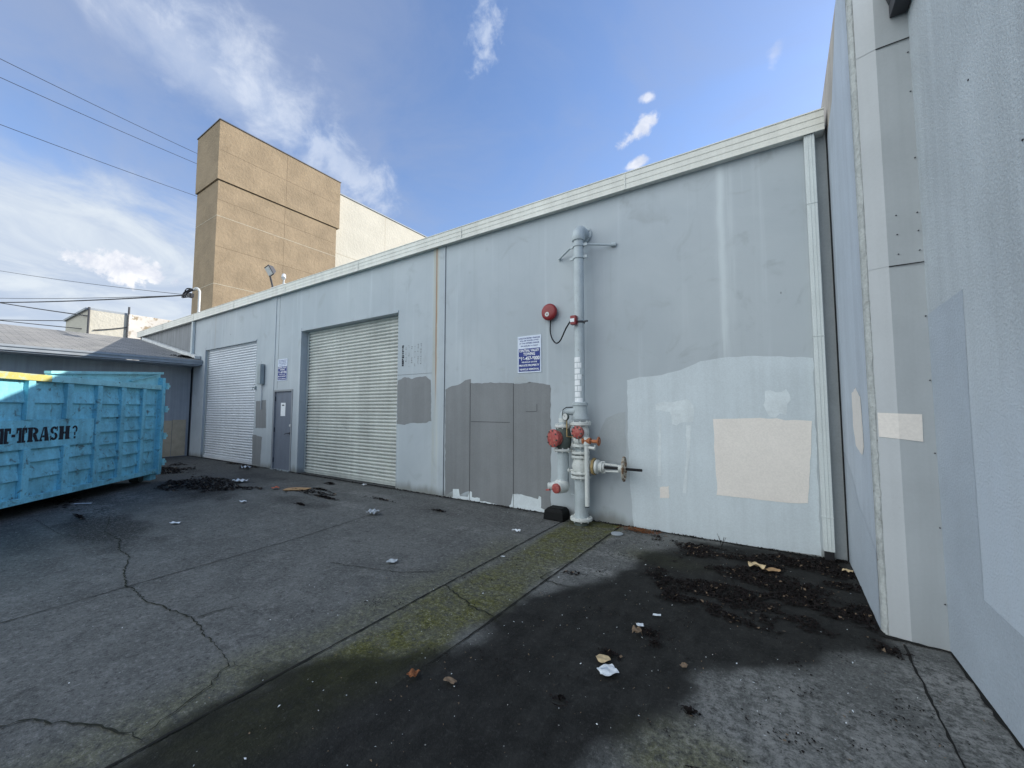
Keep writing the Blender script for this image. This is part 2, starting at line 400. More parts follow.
M['bait'] = material('black_plastic', (.007, .0075, .008), .6, var=.2, spec=.15)

def shingle_material():
    m_ = bpy.data.materials.new('asphalt_shingles'); m_.use_nodes = True; t = m_.node_tree; q = NG(t)
    bs = t.nodes['Principled BSDF']; bs.inputs['Roughness'].default_value = .95
    pos = N(t, 'ShaderNodeNewGeometry').outputs['Position']
    mp = N(t, 'ShaderNodeMapping'); mp.inputs['Rotation'].default_value = (0, 0, rad(90)); t.links.new(pos, mp.inputs[0])
    br = N(t, 'ShaderNodeTexBrick'); t.links.new(mp.outputs[0], br.inputs[0])
    br.inputs['Color1'].default_value = (.27, .265, .255, 1); br.inputs['Color2'].default_value = (.19, .19, .185, 1)
    br.inputs['Mortar'].default_value = (.06, .06, .06, 1); br.inputs['Scale'].default_value = 1.0
    br.inputs['Brick Width'].default_value = .33; br.inputs['Row Height'].default_value = .14; br.inputs['Mortar Size'].default_value = .008
    c = q.mix(q.m('MULTIPLY', q.ramp(q.noise(pos, 1.2, 5, .6), .4, .7), .4), br.outputs[0], (.34, .33, .30))
    t.links.new(c, bs.inputs['Base Color'])
    bp = N(t, 'ShaderNodeBump'); bp.inputs['Strength'].default_value = .6; bp.inputs['Distance'].default_value = .01
    t.links.new(br.outputs['Fac'], bp.inputs['Height']); bp.invert = True; t.links.new(bp.outputs[0], bs.inputs['Normal'])
    return m_
M['shingle'] = shingle_material()

def ground_material():
    m_ = bpy.data.materials.new('stained_concrete_paving'); m_.use_nodes = True; t = m_.node_tree; q = NG(t)
    bs = t.nodes['Principled BSDF']; bs.inputs['Specular IOR Level'].default_value = .12
    pos = N(t, 'ShaderNodeNewGeometry').outputs['Position']
    def attr(n): a = N(t, 'ShaderNodeAttribute', attribute_name=n); return a.outputs['Fac']
    dk, ms, lt, wt = attr('stain'), attr('moss'), attr('pale'), attr('grime')
    n1 = q.noise(pos, 1.1, 6, .62, .6); n2 = q.noise(pos, 6, 6, .65, .4); n3 = q.noise(pos, 95, 3, .7); n4 = q.noise(pos, 28, 5, .65)
    n5 = q.noise(pos, 24, 8, .82); n6 = q.noise(pos, 55, 6, .8); n7 = q.noise(q.vmul(pos, (1, .35, 1)), 8, 7, .72)
    c = q.mix(q.ramp(n1, .3, .7), (.098, .101, .098), (.142, .145, .140))
    c = q.mix(q.m('MULTIPLY', q.ramp(n2, .50, .70), .55), c, (.19, .19, .183))
    c = q.mix(q.m('MULTIPLY', q.ramp(n2, .46, .30), .55), c, (.060, .062, .060))
    c = q.mix(q.m('MULTIPLY', q.ramp(n7, .54, .70), .4), c, (.21, .21, .205))
    c = q.mix(q.m('MULTIPLY', wt, q.ramp(n4, .25, .55, .45, 1.0)), c, (.032, .033, .033))
    c = q.mix(q.m('MULTIPLY', lt, q.ramp(q.m('ADD', q.m('MULTIPLY', n5, .7), q.m('MULTIPLY', n7, .4)), .50, .64)), c, (.30, .30, .29))
    # moss, thickest where the fine noise peaks
    mm = q.m('ADD', q.m('MULTIPLY', n2, .5), q.m('ADD', q.m('MULTIPLY', n5, .35), q.m('MULTIPLY', n1, .35)))
    mo = q.m('MULTIPLY', ms, q.ramp(mm, .42, .70, .15, 1.0))
    c = q.mix(mo, c, q.mix(q.ramp(n5, .42, .62), (.048, .050, .015), (.150, .148, .030)))
    # black damp silt with a soft, broken edge
    ed = q.m('ADD', dk, q.m('MULTIPLY', q.m('SUBTRACT', q.m('ADD', q.m('MULTIPLY', n2, .35), q.m('ADD', q.m('MULTIPLY', n5, .35), q.m('MULTIPLY', n7, .3))), .5), 1.5))
    sil = q.ramp(ed, .12, .80)
    c = q.mix(q.m('MULTIPLY', sil, .96), c, q.mix(q.ramp(q.m('ADD', q.m('MULTIPLY', n7, .6), q.m('MULTIPLY', n2, .4)), .36, .68), q.mix(q.m('MULTIPLY', ms, .8), (.0080, .0080, .0076), (.0150, .0165, .0060)), q.mix(q.m('MULTIPLY', ms, .8), (.0250, .0250, .0235), (.030, .032, .012))))
    inv = q.m('SUBTRACT', 1.0, q.m('MULTIPLY', sil, .90))
    # exposed aggregate
    c = q.mix(q.m('MULTIPLY', q.ramp(n5, .53, .62), q.m('MULTIPLY', inv, .62)), c, (.24, .24, .235))
    c = q.mix(q.m('MULTIPLY', q.ramp(n5, .47, .38), .65), c, (.030, .030, .029))
    c = q.mix(q.m('MULTIPLY', q.ramp(n6, .54, .64), q.m('MULTIPLY', inv, .5)), c, (.27, .27, .26))
    c = q.mix(q.m('MULTIPLY', q.ramp(n6, .46, .36), .6), c, (.022, .022, .021))
    c = q.mix(q.m('MULTIPLY', q.m('MULTIPLY', q.ramp(q.vor(pos, 26), .085, .05), q.ramp(n2, .42, .6)), .7), c, (.17, .17, .16))
    c = q.mix(q.m('MULTIPLY', q.ramp(q.vor(pos, 7.5), .034, .024), .8), c, (.36, .37, .36))
    # pitted spots
    c = q.mix(q.m('MULTIPLY', q.ramp(q.vor(pos, 11.3), .06, .04), .7), c, (.020, .020, .018))
    t.links.new(c, bs.inputs['Base Color'])
    t.links.new(q.m('SUBTRACT', .92, q.m('MULTIPLY', sil, .17)), bs.inputs['Roughness'])
    bp = N(t, 'ShaderNodeBump'); bp.inputs['Strength'].default_value = .7; bp.inputs['Distance'].default_value = .008
    h = q.m('ADD', q.m('MULTIPLY', n3, .5), q.m('ADD', n4, q.m('MULTIPLY', n1, 1.5)))
    t.links.new(h, bp.inputs['Height']); t.links.new(bp.outputs[0], bs.inputs['Normal'])
    return m_
M['ground'] = ground_material()

# ------------------------------------------------------------------ GROUND
FY = 5.48       # plane of the long wall
def gxy(x, y): p = G(x, y); return (p.x, p.y)
def poly_sd(px, py, poly):
    """signed distance (inside positive) of points to a polygon"""
    poly = np.array(poly); n = len(poly); d = np.full(px.shape, 1e9); ins = np.zeros(px.shape, bool)
    for i in range(n):
        a = poly[i]; b = poly[(i+1) % n]; e = b-a; wx = px-a[0]; wy = py-a[1]
        t = np.clip((wx*e[0]+wy*e[1])/(e@e), 0, 1); d = np.minimum(d, np.hypot(wx-e[0]*t, wy-e[1]*t))
        c = ((a[1] > py) != (b[1] > py)); xx = a[0]+(py-a[1])/(b[1]-a[1]+1e-12)*e[0]; ins ^= c & (px < xx)
    return np.where(ins, d, -d)
def sm(x, a, b): t = np.clip((x-a)/(b-a), 0, 1); return t*t*(3-2*t)
J1 = G(300, 664).x*.5+G(500, 556).x*.5          # joints run square to the wall
J2 = G(530,592).x
def make_ground():
    xs = np.concatenate([[-900,-300,-100,-50,-30,-22], np.arange(-18, 1.6, .045), [2.5,5,12,40,120,400,900]])
    ys = np.concatenate([[-900,-300,-80,-30,-10,-5,-3], np.arange(-1.6, 5.56, .045), [7,12,30,90,300,900]])
    XX, YY = np.meshgrid(xs, ys); nx, ny = len(xs), len(ys)
    wob = (fbm(XX, YY, 2.2, 6)-.5)
    dark = [gxy(*p) for p in [(455,645),(498,613),(540,590),(580,586),(615,572),(650,552),(700,543)]] + [(.65,5.7),(.70,3.7)] + \
           [gxy(*p) for p in [(850,662),(790,668),(735,672),(700,690),(655,722),(600,745),(555,800)]] + [(-1.2,-.4),(-3.2,-1.0),(-2.3,.2)] + \
           [gxy(*p) for p in [(110,768),(210,712),(312,661),(392,650)]]
    sd1 = poly_sd(XX, YY, dark)
    st = sm(sd1+wob*.35+(fbm(XX+3, YY+5, 7, 3)-.5)*.15, -.24, .24)
    # lighter worn islands inside the dark silt
    for (px, py, r) in ((548,712,.16),(525,700,.10),(628,640,.0),(820,590,.0),(470,735,.12)):
        if False: c = G(px, py); st = st*(1-.55*sm(r-np.hypot(XX-c.x, YY-c.y)+wob*.25, -.05, .1))
    moss = [gxy(530,541), (J1,5.6), (J2+.12,5.6), gxy(604,540), gxy(570,564), gxy(500,617), gxy(450,655), gxy(380,690), gxy(250,712), gxy(300,664), gxy(430,594)]
    mo = sm(poly_sd(XX, YY, moss)+wob*.25, -.03, .12)*(.55+.9*np.clip(fbm(XX+9, YY, 1.1, 3), 0, 1))
    m2 = sm(.42-np.abs(XX-J1+.14)+wob*.3, 0, .4)*sm(4.6-YY, 0, 1)*.5
    m6 = sm(poly_sd(XX, YY, [gxy(300,664), gxy(450,655), gxy(400,690), gxy(330,730), gxy(230,768), gxy(110,768)])+wob*.3, -.1, .2)*.7
    m3 = sm(.35-np.hypot((XX-G(665,560).x)*.6, YY-G(665,560).y)+wob*.3, 0, .3)*.5
    m4 = sm(.30-np.hypot((XX-G(690,765).x)*.8, YY-G(690,765).y)+wob*.3, 0, .2)*.6
    m5 = sm(.55-np.hypot((XX-G(430,612).x)*.9, (YY-G(430,612).y)*.6)+wob*.4, 0, .4)*.9*(XX > J1)*(XX < J2)
    mo = np.clip(np.maximum.reduce([mo, m2, m3, m4, m5, m6]), 0, 1)
    pale = np.zeros_like(XX)
    for px, py, rx, ry, a in ((545,548,.22,.10,.9),(548,568,.30,.10,1),(600,572,.28,.16,.9),(620,557,.4,.12,.6),(760,720,1.1,.75,.55),(850,740,.7,.5,.6),(960,710,.4,.6,.8),(830,655,.25,.1,.5),
                              (90,510,.9,.35,.7),(130,497,.9,.3,.6),(370,495,.8,.16,.6),(350,505,.6,.15,.5),(470,530,.35,.1,.4),(720,690,.3,.1,.5)):
        c = G(px, py); q = np.hypot((XX-c.x)/rx, (YY-c.y)/ry)
        pale = np.maximum(pale, a*sm(1.1-q+wob*1.2, 0, .6))
    gr = np.zeros_like(XX)
    for px, py, rx, ry, a in ((200,487,1.9,.8,1),(100,525,2.0,.45,.9),(250,475,2.5,.5,.8),(290,500,1.5,.3,.6),(20,540,1.5,.3,.5),(330,478,1.2,.15,.6),(440,512,.7,.16,.4),(60,495,2.5,.6,.7),(190,470,1.0,.3,.9)):
        c = G(px, py); q = np.hypot((XX-c.x)/rx, (YY-c.y)/ry)
        gr = np.maximum(gr, a*sm(1.1-q+wob*1.5, 0, .8))
    gr = np.maximum(gr, .55*sm(YY, 5.48-.22, 5.48-.02)*(XX < -2.6))
    gr = np.maximum(gr, .5*sm(-7.5-XX+wob*3, 0, 3))
    me = bpy.data.meshes.new('ground')
    ZZ = np.where((XX > -18) & (XX < 1.5) & (YY > -1.6) & (YY < 5.5), (fbm(XX, YY, .5, 2)-.5)*.006, 0)
    co = np.stack([XX, YY, ZZ], -1).reshape(-1, 3)
    idx = np.arange(nx*ny).reshape(ny, nx)
    fc = np.stack([idx[:-1,:-1], idx[:-1,1:], idx[1:,1:], idx[1:,:-1]], -1).reshape(-1, 4)
    me.vertices.add(len(co)); me.vertices.foreach_set('co', co.ravel())
    me.loops.add(fc.size); me.loops.foreach_set('vertex_index', fc.ravel().astype(np.int32))
    me.polygons.add(len(fc)); me.polygons.foreach_set('loop_start', np.arange(0, fc.size, 4, dtype=np.int32))
    me.update(calc_edges=True)
    for nm, v in (('stain', st), ('moss', mo), ('pale', pale), ('grime', gr)):
        a = me.attributes.new(nm, 'FLOAT', 'POINT'); a.data.foreach_set('value', v.ravel().astype(np.float32))
    me.materials.append(M['ground'])
    o = bpy.data.objects.new('ground', me); C.objects.link(o); structure(o)
make_ground()

def ribbon(mb, pts, wd, jit, step=.05, z=.006, taper=False, mi=0):
    """a thin ragged line lying on the ground"""
    P = []
    for a, b in zip(pts[:-1], pts[1:]):
        a = Vector((a[0], a[1], 0)); b = Vector((b[0], b[1], 0)); n = max(1, int((b-a).length/step))
        for k in range(n): P.append(a.lerp(b, k/n))
    P.append(Vector((pts[-1][0], pts[-1][1], 0)))
    L = []; R_ = []
    for k, p in enumerate(P):
        d = (P[min(k+1, len(P)-1)]-P[max(k-1, 0)]).normalized(); u = Vector((-d.y, d.x, 0))
        j = u*random.gauss(0, jit) if 0 < k < len(P)-1 else u*0
        h = wd/2*random.uniform(.55, 1.4)
        if taper: h *= min(1, 4*(1-k/len(P)))+.1
        L.append(p+j+u*h); R_.append(p+j-u*h)
    for k in range(len(P)-1):
        mb.face([(L[k].x,L[k].y,z),(R_[k].x,R_[k].y,z),(R_[k+1].x,R_[k+1].y,z),(L[k+1].x,L[k+1].y,z)], mi)
jm = MB()
ribbon(jm, [(J1, 5.46), (J1-.01, 2.5), (J1, -1.2)], .014, .002)
ribbon(jm, [(G(602,540).x+.02, 5.46), gxy(602,540), gxy(530,592), gxy(459,644), gxy(395,686)], .013, .003, taper=True)
Jx = (G(0,624).x+G(300,538).x)/2
ribbon(jm, [gxy(0,624), gxy(135,585), gxy(300,538), gxy(392,508)], .010, .002, z=.007)
ribbon(jm, [gxy(904,645), gxy(930,700), gxy(975,790)], .012, .003)
ribbon(jm, [(-17, 5.475), (-5, 5.472), (.6, 5.468)], .03, .006, z=.009)
ribbon(jm, [(.66, 5.4), (.62, 3.86), (.95, 3.83), (.95, .5)], .035, .006, z=.009)
structure(jm.build('pavement_joints', M['joint']))
cm = MB()
for w_, pts in ((.009, [(104,532),(120,540),(118,550),(130,557),(124,573),(126,587),(135,590),(146,602),(160,606),(172,611),(190,618),(197,625),(203,634),(213,644),(228,662),(243,668),(262,670),(268,678)]),
                (.008, [(197,618),(215,612),(238,607)]), (.008, [(228,664),(205,690),(175,712),(140,738)]),
                (.009, [(-10,729),(25,722),(60,723),(95,726),(120,733),(145,744)]), (.006, [(110,516),(108,525),(104,532)]),
                (.007, [(330,563),(365,568),(400,573),(450,571)]), (.010, [(445,585),(470,606),(490,615),(506,630)]),
                (.009, [(540,578),(556,585),(575,588)]), (.007, [(540,578),(555,570),(575,560)]), (.006, [(35,520),(60,535),(104,540)])):
    ribbon(cm, [gxy(*p) for p in pts], w_, w_*.8, .03, z=.0075, taper=True)
structure(cm.build('pavement_cracks', M['crack']))

# ------------------------------------------------------------------ MAIN WAREHOUSE
wh = thing('warehouse', (-8, FY, 0), 'long low grey painted warehouse with two roller doors and cream coping', 'building')
WX0, WX1, WTOP = -22.9, .65, 4.78
G2 = (-9.98, -6.355, 0, 3.59); G1 = (-15.87, -12.345, 0, 3.575); DR = (-11.27, -10.31, 0, 2.12)
def holed_wall(mb, x0, x1, z0, z1, y, holes, depth, mi=0, mr=None):
    xs = sorted({x0, x1, *[h[0] for h in holes], *[h[1] for h in holes]}); zs = sorted({z0, z1, *[h[2] for h in holes], *[h[3] for h in holes]})
    xs = [x for x in xs if x0 <= x <= x1]; zs = [z for z in zs if z0 <= z <= z1]
    for a, b in zip(xs[:-1], xs[1:]):
        for c, d in zip(zs[:-1], zs[1:]):
            if any(h[0] <= a and b <= h[1] and h[2] <= c and d <= h[3] for h in holes): continue
            mb.face([(a,y,c),(b,y,c),(b,y,d),(a,y,d)], mi)
    for (a, b, c, d), dp in zip(holes, depth):
        mr_ = mi if mr is None else mr
        mb.face([(a,y,c),(a,y,d),(a,y+dp,d),(a,y+dp,c)], mr_); mb.face([(b,y,c),(b,y+dp,c),(b,y+dp,d),(b,y,d)], mr_)
        mb.face([(a,y,d),(b,y,d),(b,y+dp,d),(a,y+dp,d)], mr_)
wm = MB()
holed_wall(wm, -16.85, .54, 0, WTOP, FY, [G2, G1, DR], [.30, .30, .12])
# vertical pilaster strips between tilt-up panels
def strip(x0, x1, z0=0.0, z1=WTOP-.02, p=.016): wm.box((x0, FY-p, z0), (x1, FY-.001, z1), 0)
strip(-5.355, -5.06)
wm.box((-11.50, FY-.014, 0), (-11.285, FY-.001, WTOP-.02), 0)
for x in (-5.362, -5.053, -11.507, -11.12): wm.box((x-.0025, FY-.0025, 2.14 if x == -11.12 else (3.6 if x in (-14.2, -7.9) else .03)), (x+.0025, FY+.002, WTOP-.02), 1)
# recessed grey strip at the inner corner
wm.box((.54, FY+.06, 0), (WX1, FY+.3, WTOP), 9)
wm.face([(.54,FY,0),(.54,FY,WTOP),(.54,FY+.06,WTOP),(.54,FY+.06,0)], 0)
wm.box((.640, FY+.01, 0), (.648, FY+.06, WTOP), 3)
# upper wall over the neighbour's roof
wm.box((WX0, FY+.02, 0), (-16.85, FY+.25, WTOP-.05), 2)
# sides, rear
wm.face([(WX0,FY+.25,0),(WX0,30,0),(WX0,30,WTOP),(WX0,FY+.25,WTOP)], 2)
wm.face([(WX0,30,0),(3.4,30,0),(3.4,30,WTOP),(WX0,30,WTOP)], 2)
wm.face([(WX1,FY+.3,0),(WX1,FY+.3,WTOP),(WX1,30,WTOP),(WX1,30,0)], 2)
# faint seam lines inside the dark repaint (a filled-in doorway)
def vline(px, y0, y1, w_=.007):
    a = PY(px, y0, FY); b = PY(px, y1, FY); x = (a.x+b.x)/2; wm.box((x-w_/2, FY-.0055, min(a.z,b.z)), (x+w_/2, FY-.004, max(a.z,b.z)), 1)
def hline(x0, y0, x1, y1, w_=.006):
    a = PY(x0, y0, FY); b = PY(x1, y1, FY); z = (a.z+b.z)/2; wm.box((a.x, FY-.0055, z-w_/2), (b.x, FY-.004, z+w_/2), 1)
vline(470, 383, 502); vline(513.5, 383, 510, .006); hline(471, 421, 510, 423); vline(537, 404, 411, .004); hline(526, 411, 537, 412, .004); hline(398, 376, 432, 372, .003)
# repaint patches: ragged-edged coats on the wall face
def ragged(pts, amp=.012, step=.05, seed=0):
    r = random.Random(seed); o = []
    for a, b in zip(pts, pts[1:]+pts[:1]):
        L = math.hypot(b[0]-a[0], b[1]-a[1]); n = max(1, int(L/step)); dx, dz = (b[0]-a[0])/max(L,1e-6), (b[1]-a[1])/max(L,1e-6)
        for k in range(n):
            j = r.gauss(0, amp*.5) if k else r.gauss(0, amp*.3)
            o.append((a[0]+(b[0]-a[0])*k/n-dz*j, a[1]+(b[1]-a[1])*k/n+dx*j))
    return o
def patch(pix, mi, amp=.01, step=.05, lift=.002, seed=1, floor=True):
    pts = [((q := PY(x, y, FY)).x, q.z) for x, y in pix]
    pts = [(x, max(z, .004)) for x, z in pts]
    o = ragged(pts, amp, step, seed); o = [(x, max(z, .003)) for x, z in o]
    wm.face([(x, FY-lift, z) for x, z in o], mi)
PD, PD2, PL, PW, PB = 4, 5, 6, 7, 8
patch([(445.5,390),(452,386),(460,384),(465,380),(471,379),(471,383),(512,383),(514,384),(520,384),(530,382),(550,385),(551,389),(550,417),(551,420),(551,513),(540,511),(538,500),(528,498),(525,496),(514,494),(512,500),(511,509),(500,507),(490,504),(480,499),(470,498),(469,491),(460,495),(453,498),(453,491),(445,496)], PD, .012, .06)
patch([(397.5,381),(405,377),(412,379),(418,377),(426,376),(431,380),(431.5,421),(425,423),(412,423),(403,425),(397,424)], PD, .012, .05, seed=3)
patch([(514,377),(523,376),(531,383),(513.5,383)], 9, .01, .04, seed=4)
patch([(256,401),(266,400),(266,428),(255.5,428)], PD, .01, .05, seed=5)
patch([(252.5,434),(262,437),(260,466),(252,463)], PD, .015, .05, seed=6)
patch([(446,504),(446,497),(453,497),(453,489),(459,489),(460,496),(468,497),(470,491),(472,492),(472,497),(480,498),(480,501),(492,503),(500,509),(508,509),(511,504),(513,494),(524,495),(531,497),(538,499),(539,496),(541,497),(541,508),(551,512),(551,521),(446,507)], PW, .008, .05, lift=.003, seed=8)
# mid-grey shade beside the riser
patch([(606,418),(625,412),(626,440),(627,465),(600,462),(596,440)], 9, .02, .06, lift=.0015, seed=9)
# the big pale repaint with its beige square
patch([(627,380),(640,377),(655,376),(680,370),(700,362),(720,358),(745,356),(780,356),(812.5,358),(821.5,556),(740,547),(670,535),(634,528),(630,480),(628,440)], PL, .010, .08, lift=.0022, seed=10)
patch([(655,404),(664,402),(690,400),(694,406),(693,421),(672,424),(670,412),(656,410)], PW, .02, .05, lift=.0045, seed=11)
patch([(686,425),(691,425),(690,450),(686,493),(683,493),(687,450)], PW, .008, .06, lift=.0042, seed=12)
patch([(659,424),(661,424),(661,476),(658,476)], PW, .006, .06, lift=.0043, seed=13)
patch([(765,392),(786,389),(791,400),(786,414),(770,417),(764,405)], PW, .03, .05, lift=.0042, seed=14)
patch([(713,419),(760,418),(812,421),(810,470),(808,503),(790,503),(760,500),(717,495),(715,455)], PB, .006, .08, lift=.0046, seed=15)
patch([(660,487),(669,486),(669,498),(660,498)], PB, .008, .03, lift=.0046, seed=16)
wall_o = wm.build('wall', [M['wall'], M['black'], M['upper_grey'], M['black'], M['patch_dark'], M['patch_dark2'], M['patch_light'], M['patch_pale'], M['patch_beige'], M['patch_mid']], wh)

cp = MB()
def coping_seg(a, b):
    cp.box((a, FY-.10, 4.70), (b, FY+.30, 4.915)); cp.box((a, FY-.106, 4.84), (b, FY-.10, 4.915)); cp.box((a, FY-.105, 4.765), (b, FY-.10, 4.79)); cp.box((a, FY-.108, 4.685), (b, FY-.10, 4.705))
    cp.box((a, FY-.115, 4.915), (b, FY+.32, 4.93))
segs = [WX0, -19.8, -16.8, -13.7, -10.7, -7.6, -4.6, -1.6, .62]
for a, b in zip(segs[:-1], segs[1:]): coping_seg(a+.002, b-.002)
for x in segs[1:-1]: cp.box((x-.012, FY-.112, 4.69), (x+.012, FY-.1085, 4.91))
cp.build('coping', M['coping'], wh, .004)
rf = MB(); rf.box((WX0+.1, FY+.3, 4.6), (3.3, 29.9, 4.7)); rf.build('roof', M['fascia'], wh)

def roll_door(hole, mat, pitch=.0765, lab=None, dep=.19):
    x0, x1, z0, z1 = hole; mb = MB(); y = FY+dep; prof = []
    n = int((z1-z0)/pitch)+1; z = .09; zz = []
    while z < z1+.02:
        for k, (dz, dy) in enumerate(((0,.0),(.010,-.018),(.026,-.026),(.044,-.024),(.056,-.012),(.060,.014),(.0765,.014))):
            if k < 6: zz.append((z+dz, y+dy))
        z += pitch
    i = len(mb.v)
    for a, b in zip(zz[:-1], zz[1:]):
        mb.face([(x0+.05,a[1],a[0]),(x1-.05,a[1],a[0]),(x1-.05,b[1],b[0]),(x0+.05,b[1],b[0])], 0, False)
    o = mb.build('roll_up_door', mat, wh); tag(o, lab)
    bb = MB(); bb.box((x0+.05, y-.03, .012), (x1-.05, y+.03, .09)); bb.box((x0+.05, y-.045, .055), (x1-.05, y-.0305, .088)); bb.build('bottom_bar', mat, o)
    gd = MB()
    for a, b in ((x0+.002, x0+.075), (x1-.075, x1-.002)):
        gd.box((a, y-.035, .01), (b, y-.022, z1-.002)); gd.box((a, y+.03, .01), (b, y+.05, z1-.002))
    build_each(gd, 'guide_rail', M['frame'], o)
    rb = MB(); rb.box((x0+.05, y-.03, .001), (x1-.05, y+.02, .0115)); rb.build('rubber_seal', M['black'], o)
    bk = MB(); bk.box((x0-.05, y+.06, 0), (x1+.05, y+.075, z1+.1)); bk.build('backing', M['black'], o)
roll_door(G2, M['slat'], lab='ivory roller shutter door with fine horizontal slats, nearer one')
roll_door(G1, M['slat2'], lab='white roller shutter door next to the left building', dep=.08)
# lintel and jamb trims (thin raised edges)
tm = MB()
for (a, b, c, d) in (G2, G1):
    tm.box((a-.085, FY-.014, .0), (a-.004, FY-.001, d+.08)); tm.box((a-.004, FY-.013, d+.004), (b, FY-.001, d+.05))
build_each(tm, 'opening_trim', M['wall'], wh)
# personnel door
dx0, dx1, _, dz1 = DR
dm = MB(); dm.box((dx0+.05, FY+.03, .02), (dx1-.05, FY+.075, dz1-.05))
door = dm.build('door', M['door'], wh, .003); tag(door, 'slate blue steel door with a paper notice')
fm = MB()
fm.box((dx0, FY-.012, 0), (dx0+.048, FY+.09, dz1)); fm.box((dx1-.048, FY-.012, 0), (dx1, FY+.09, dz1)); fm.box((dx0+.048, FY-.012, dz1-.048), (dx1-.048, FY+.09, dz1))
fm.build('door_frame', M['patch_dark2'], door)
hm = MB(); hx = dx1-.13; hm.lathe((hx, FY+.03, .98), (0,-1,0), [(0,.032),(.012,.032)], 16); hm.tube([(hx,FY+.02,.98),(hx,FY-.035,.98),(hx-.05,FY-.045,.975),(hx-.13,FY-.045,.955)], .012, 8); hm.build('handle', M['dark_metal'], door)
lm_ = MB(); lm_.lathe((hx, FY+.03, 1.18), (0,-1,0), [(0,.032),(.02,.03)], 16); lm_.build('lock', M['conduit'], door)
for z in (.25, 1.05, 1.88):
    h_ = MB(); h_.tube([(dx0+.05, FY+.018, z-.06), (dx0+.05, FY+.018, z+.06)], .011, 8); h_.build('hinge', M['dark_metal'], door)
nm = MB(); nm.box((dx0+.33, FY+.0265, 1.42), (dx0+.56, FY+.0285, 1.77)); nm.box((dx0+.39, FY+.0255, 1.69), (dx0+.50, FY+.0264, 1.72), 1); nm.build('notice', [M['label_white'], M['letter']], door)
th = MB(); th.box((dx0, FY-.05, .004), (dx1, FY+.09, .02)); th.build('threshold', M['frame'], door)

def downspout(name, x0, x1, z0, z1, parent, y1=FY, d=.075, mat=None, shoe=True):
    mb = MB(); mb.box((x0, y1-d-.004, z0), (x1, y1-.004, z1))
    for k in (1, 2):
        xr = x0+(x1-x0)*k/3; mb.box((xr-.004, y1-d-.009, z0), (xr+.004, y1-d-.0042, z1))
    for z in (z0+.35, (z0+z1)/2, z1-.8): mb.box((x0-.003, y1-d-.011, z), (x1+.003, y1-.003, z+.008))
    return mb.build(name, mat or M['downspout'], parent, .003)
downspout('downspout', .432, .527, .10, 4.69, wh)
e_ = MB(); e_.box((.44, FY-.075, .01), (.52, FY-.01, .10)); e_.build('downspout_shoe', M['black'], wh)
downspout('downspout', -16.98, -16.86, 3.35, 4.69, wh, d=.08)

# ------------------------------------------------------------------ RIGHT BUILDING
rb_ = thing('stucco_building', (3, 1, 0), 'tall blue-grey stucco building closing the right side of the yard', 'building')
RX, RY = .95, 3.87
sw = MB()
RH = 4.72
sw.face([(RX, RY, 0), (RX, -9, 0), (RX, -9, RH), (RX, RY, RH)], 0)
sw.face([(RX,-9,0),(11,-9,0),(11,-9,RH),(RX,-9,RH)], 0)
sw.face([(11,-9,0),(11,FY+.3,0),(11,FY+.3,RH),(11,-9,RH)], 0)
# repaint areas on the side wall
def rp(pts, mi, lift, seed, amp=.012):
    o = ragged(pts, amp, .12, seed); o = [(max(min(a, RY-.004), -8.9), max(b, .003)) for a, b in o]
    lift = .0012
    sw.face([(RX-lift, a, b) for a, b in reversed(o)], mi)
rp([(3.866,2.26),(3.262,2.285),(3.285,1.5),(3.285,.557),(2.0,.53),(.5,.52),(.5,.003),(3.866,.003)], 1, .003, 3, .004)
if 0: rp([(3.262,2.27),(3.285,1.5),(3.285,.56),(2.0,.53),(.5,.52),(.5,1.9),(2.0,1.75),(2.8,1.65),(3.05,1.95)], 2, .003, 4, .008)
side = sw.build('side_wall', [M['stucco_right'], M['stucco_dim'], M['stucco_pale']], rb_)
# fin wall that runs back beside the warehouse
fn = MB()
xa, xb = .622, .652     # the fin leans slightly out of square
def fx(y): return xa+(xb-xa)*(y-RY)/(FY-RY)
FT = 5.30
fn.face([(fx(RY+.06), RY+.06, 0), (fx(RY+.06), RY+.06, FT), (fx(9), 9, FT), (fx(9), 9, 0)], 1)
fn.face([(fx(RY+.06),RY+.06,FT), (1.2,RY+.06,FT), (1.2,9,FT), (fx(9),9,FT)], 1)
fn.face([(fx(9),9,0),(fx(9),9,FT),(1.2,9,FT),(1.2,9,0)], 1)
fn.face([(1.2,RY+.06,FT),(1.2,RY+.06,4.4),(1.2,9,4.4),(1.2,9,FT)], 1)
fn.face([(fx(RY+.06),RY+.06,4.72),(1.2,RY+.06,4.72),(1.2,RY+.06,FT),(fx(RY+.06),RY+.06,FT)], 1)
# blue coat, its top edge rising towards the front
fn.face([(fx(y)-.003, y, z) for y, z in ((RY+.062, .003), (FY+.05, .003), (FY+.05, 4.66), (4.97, 4.72), (4.70, 5.0), (4.42, 5.28), (RY+.062, 5.28))][::-1], 0)
fn.face([(fx(y)-.0055, y, z) for y, z in ragged([(4.70,1.74),(4.45,1.78),(4.24,1.70),(4.20,1.30),(4.30,1.22),(4.62,1.28),(4.72,1.45)], .012, .05, 5)][::-1], 2)
fn.face([(fx(y)-.0045, y, max(z,.004)) for y, z in ragged([(5.47,1.15),(5.1,1.05),(4.6,.75),(4.1,.62),(3.94,.55),(3.94,.01),(5.47,.01)], .02, .08, 6)][::-1], 3)
fn.build('fin_wall', [M['stucco_blue'], M['stucco_beige'], M['patch_beige'], M['stucco_dim']], rb_)
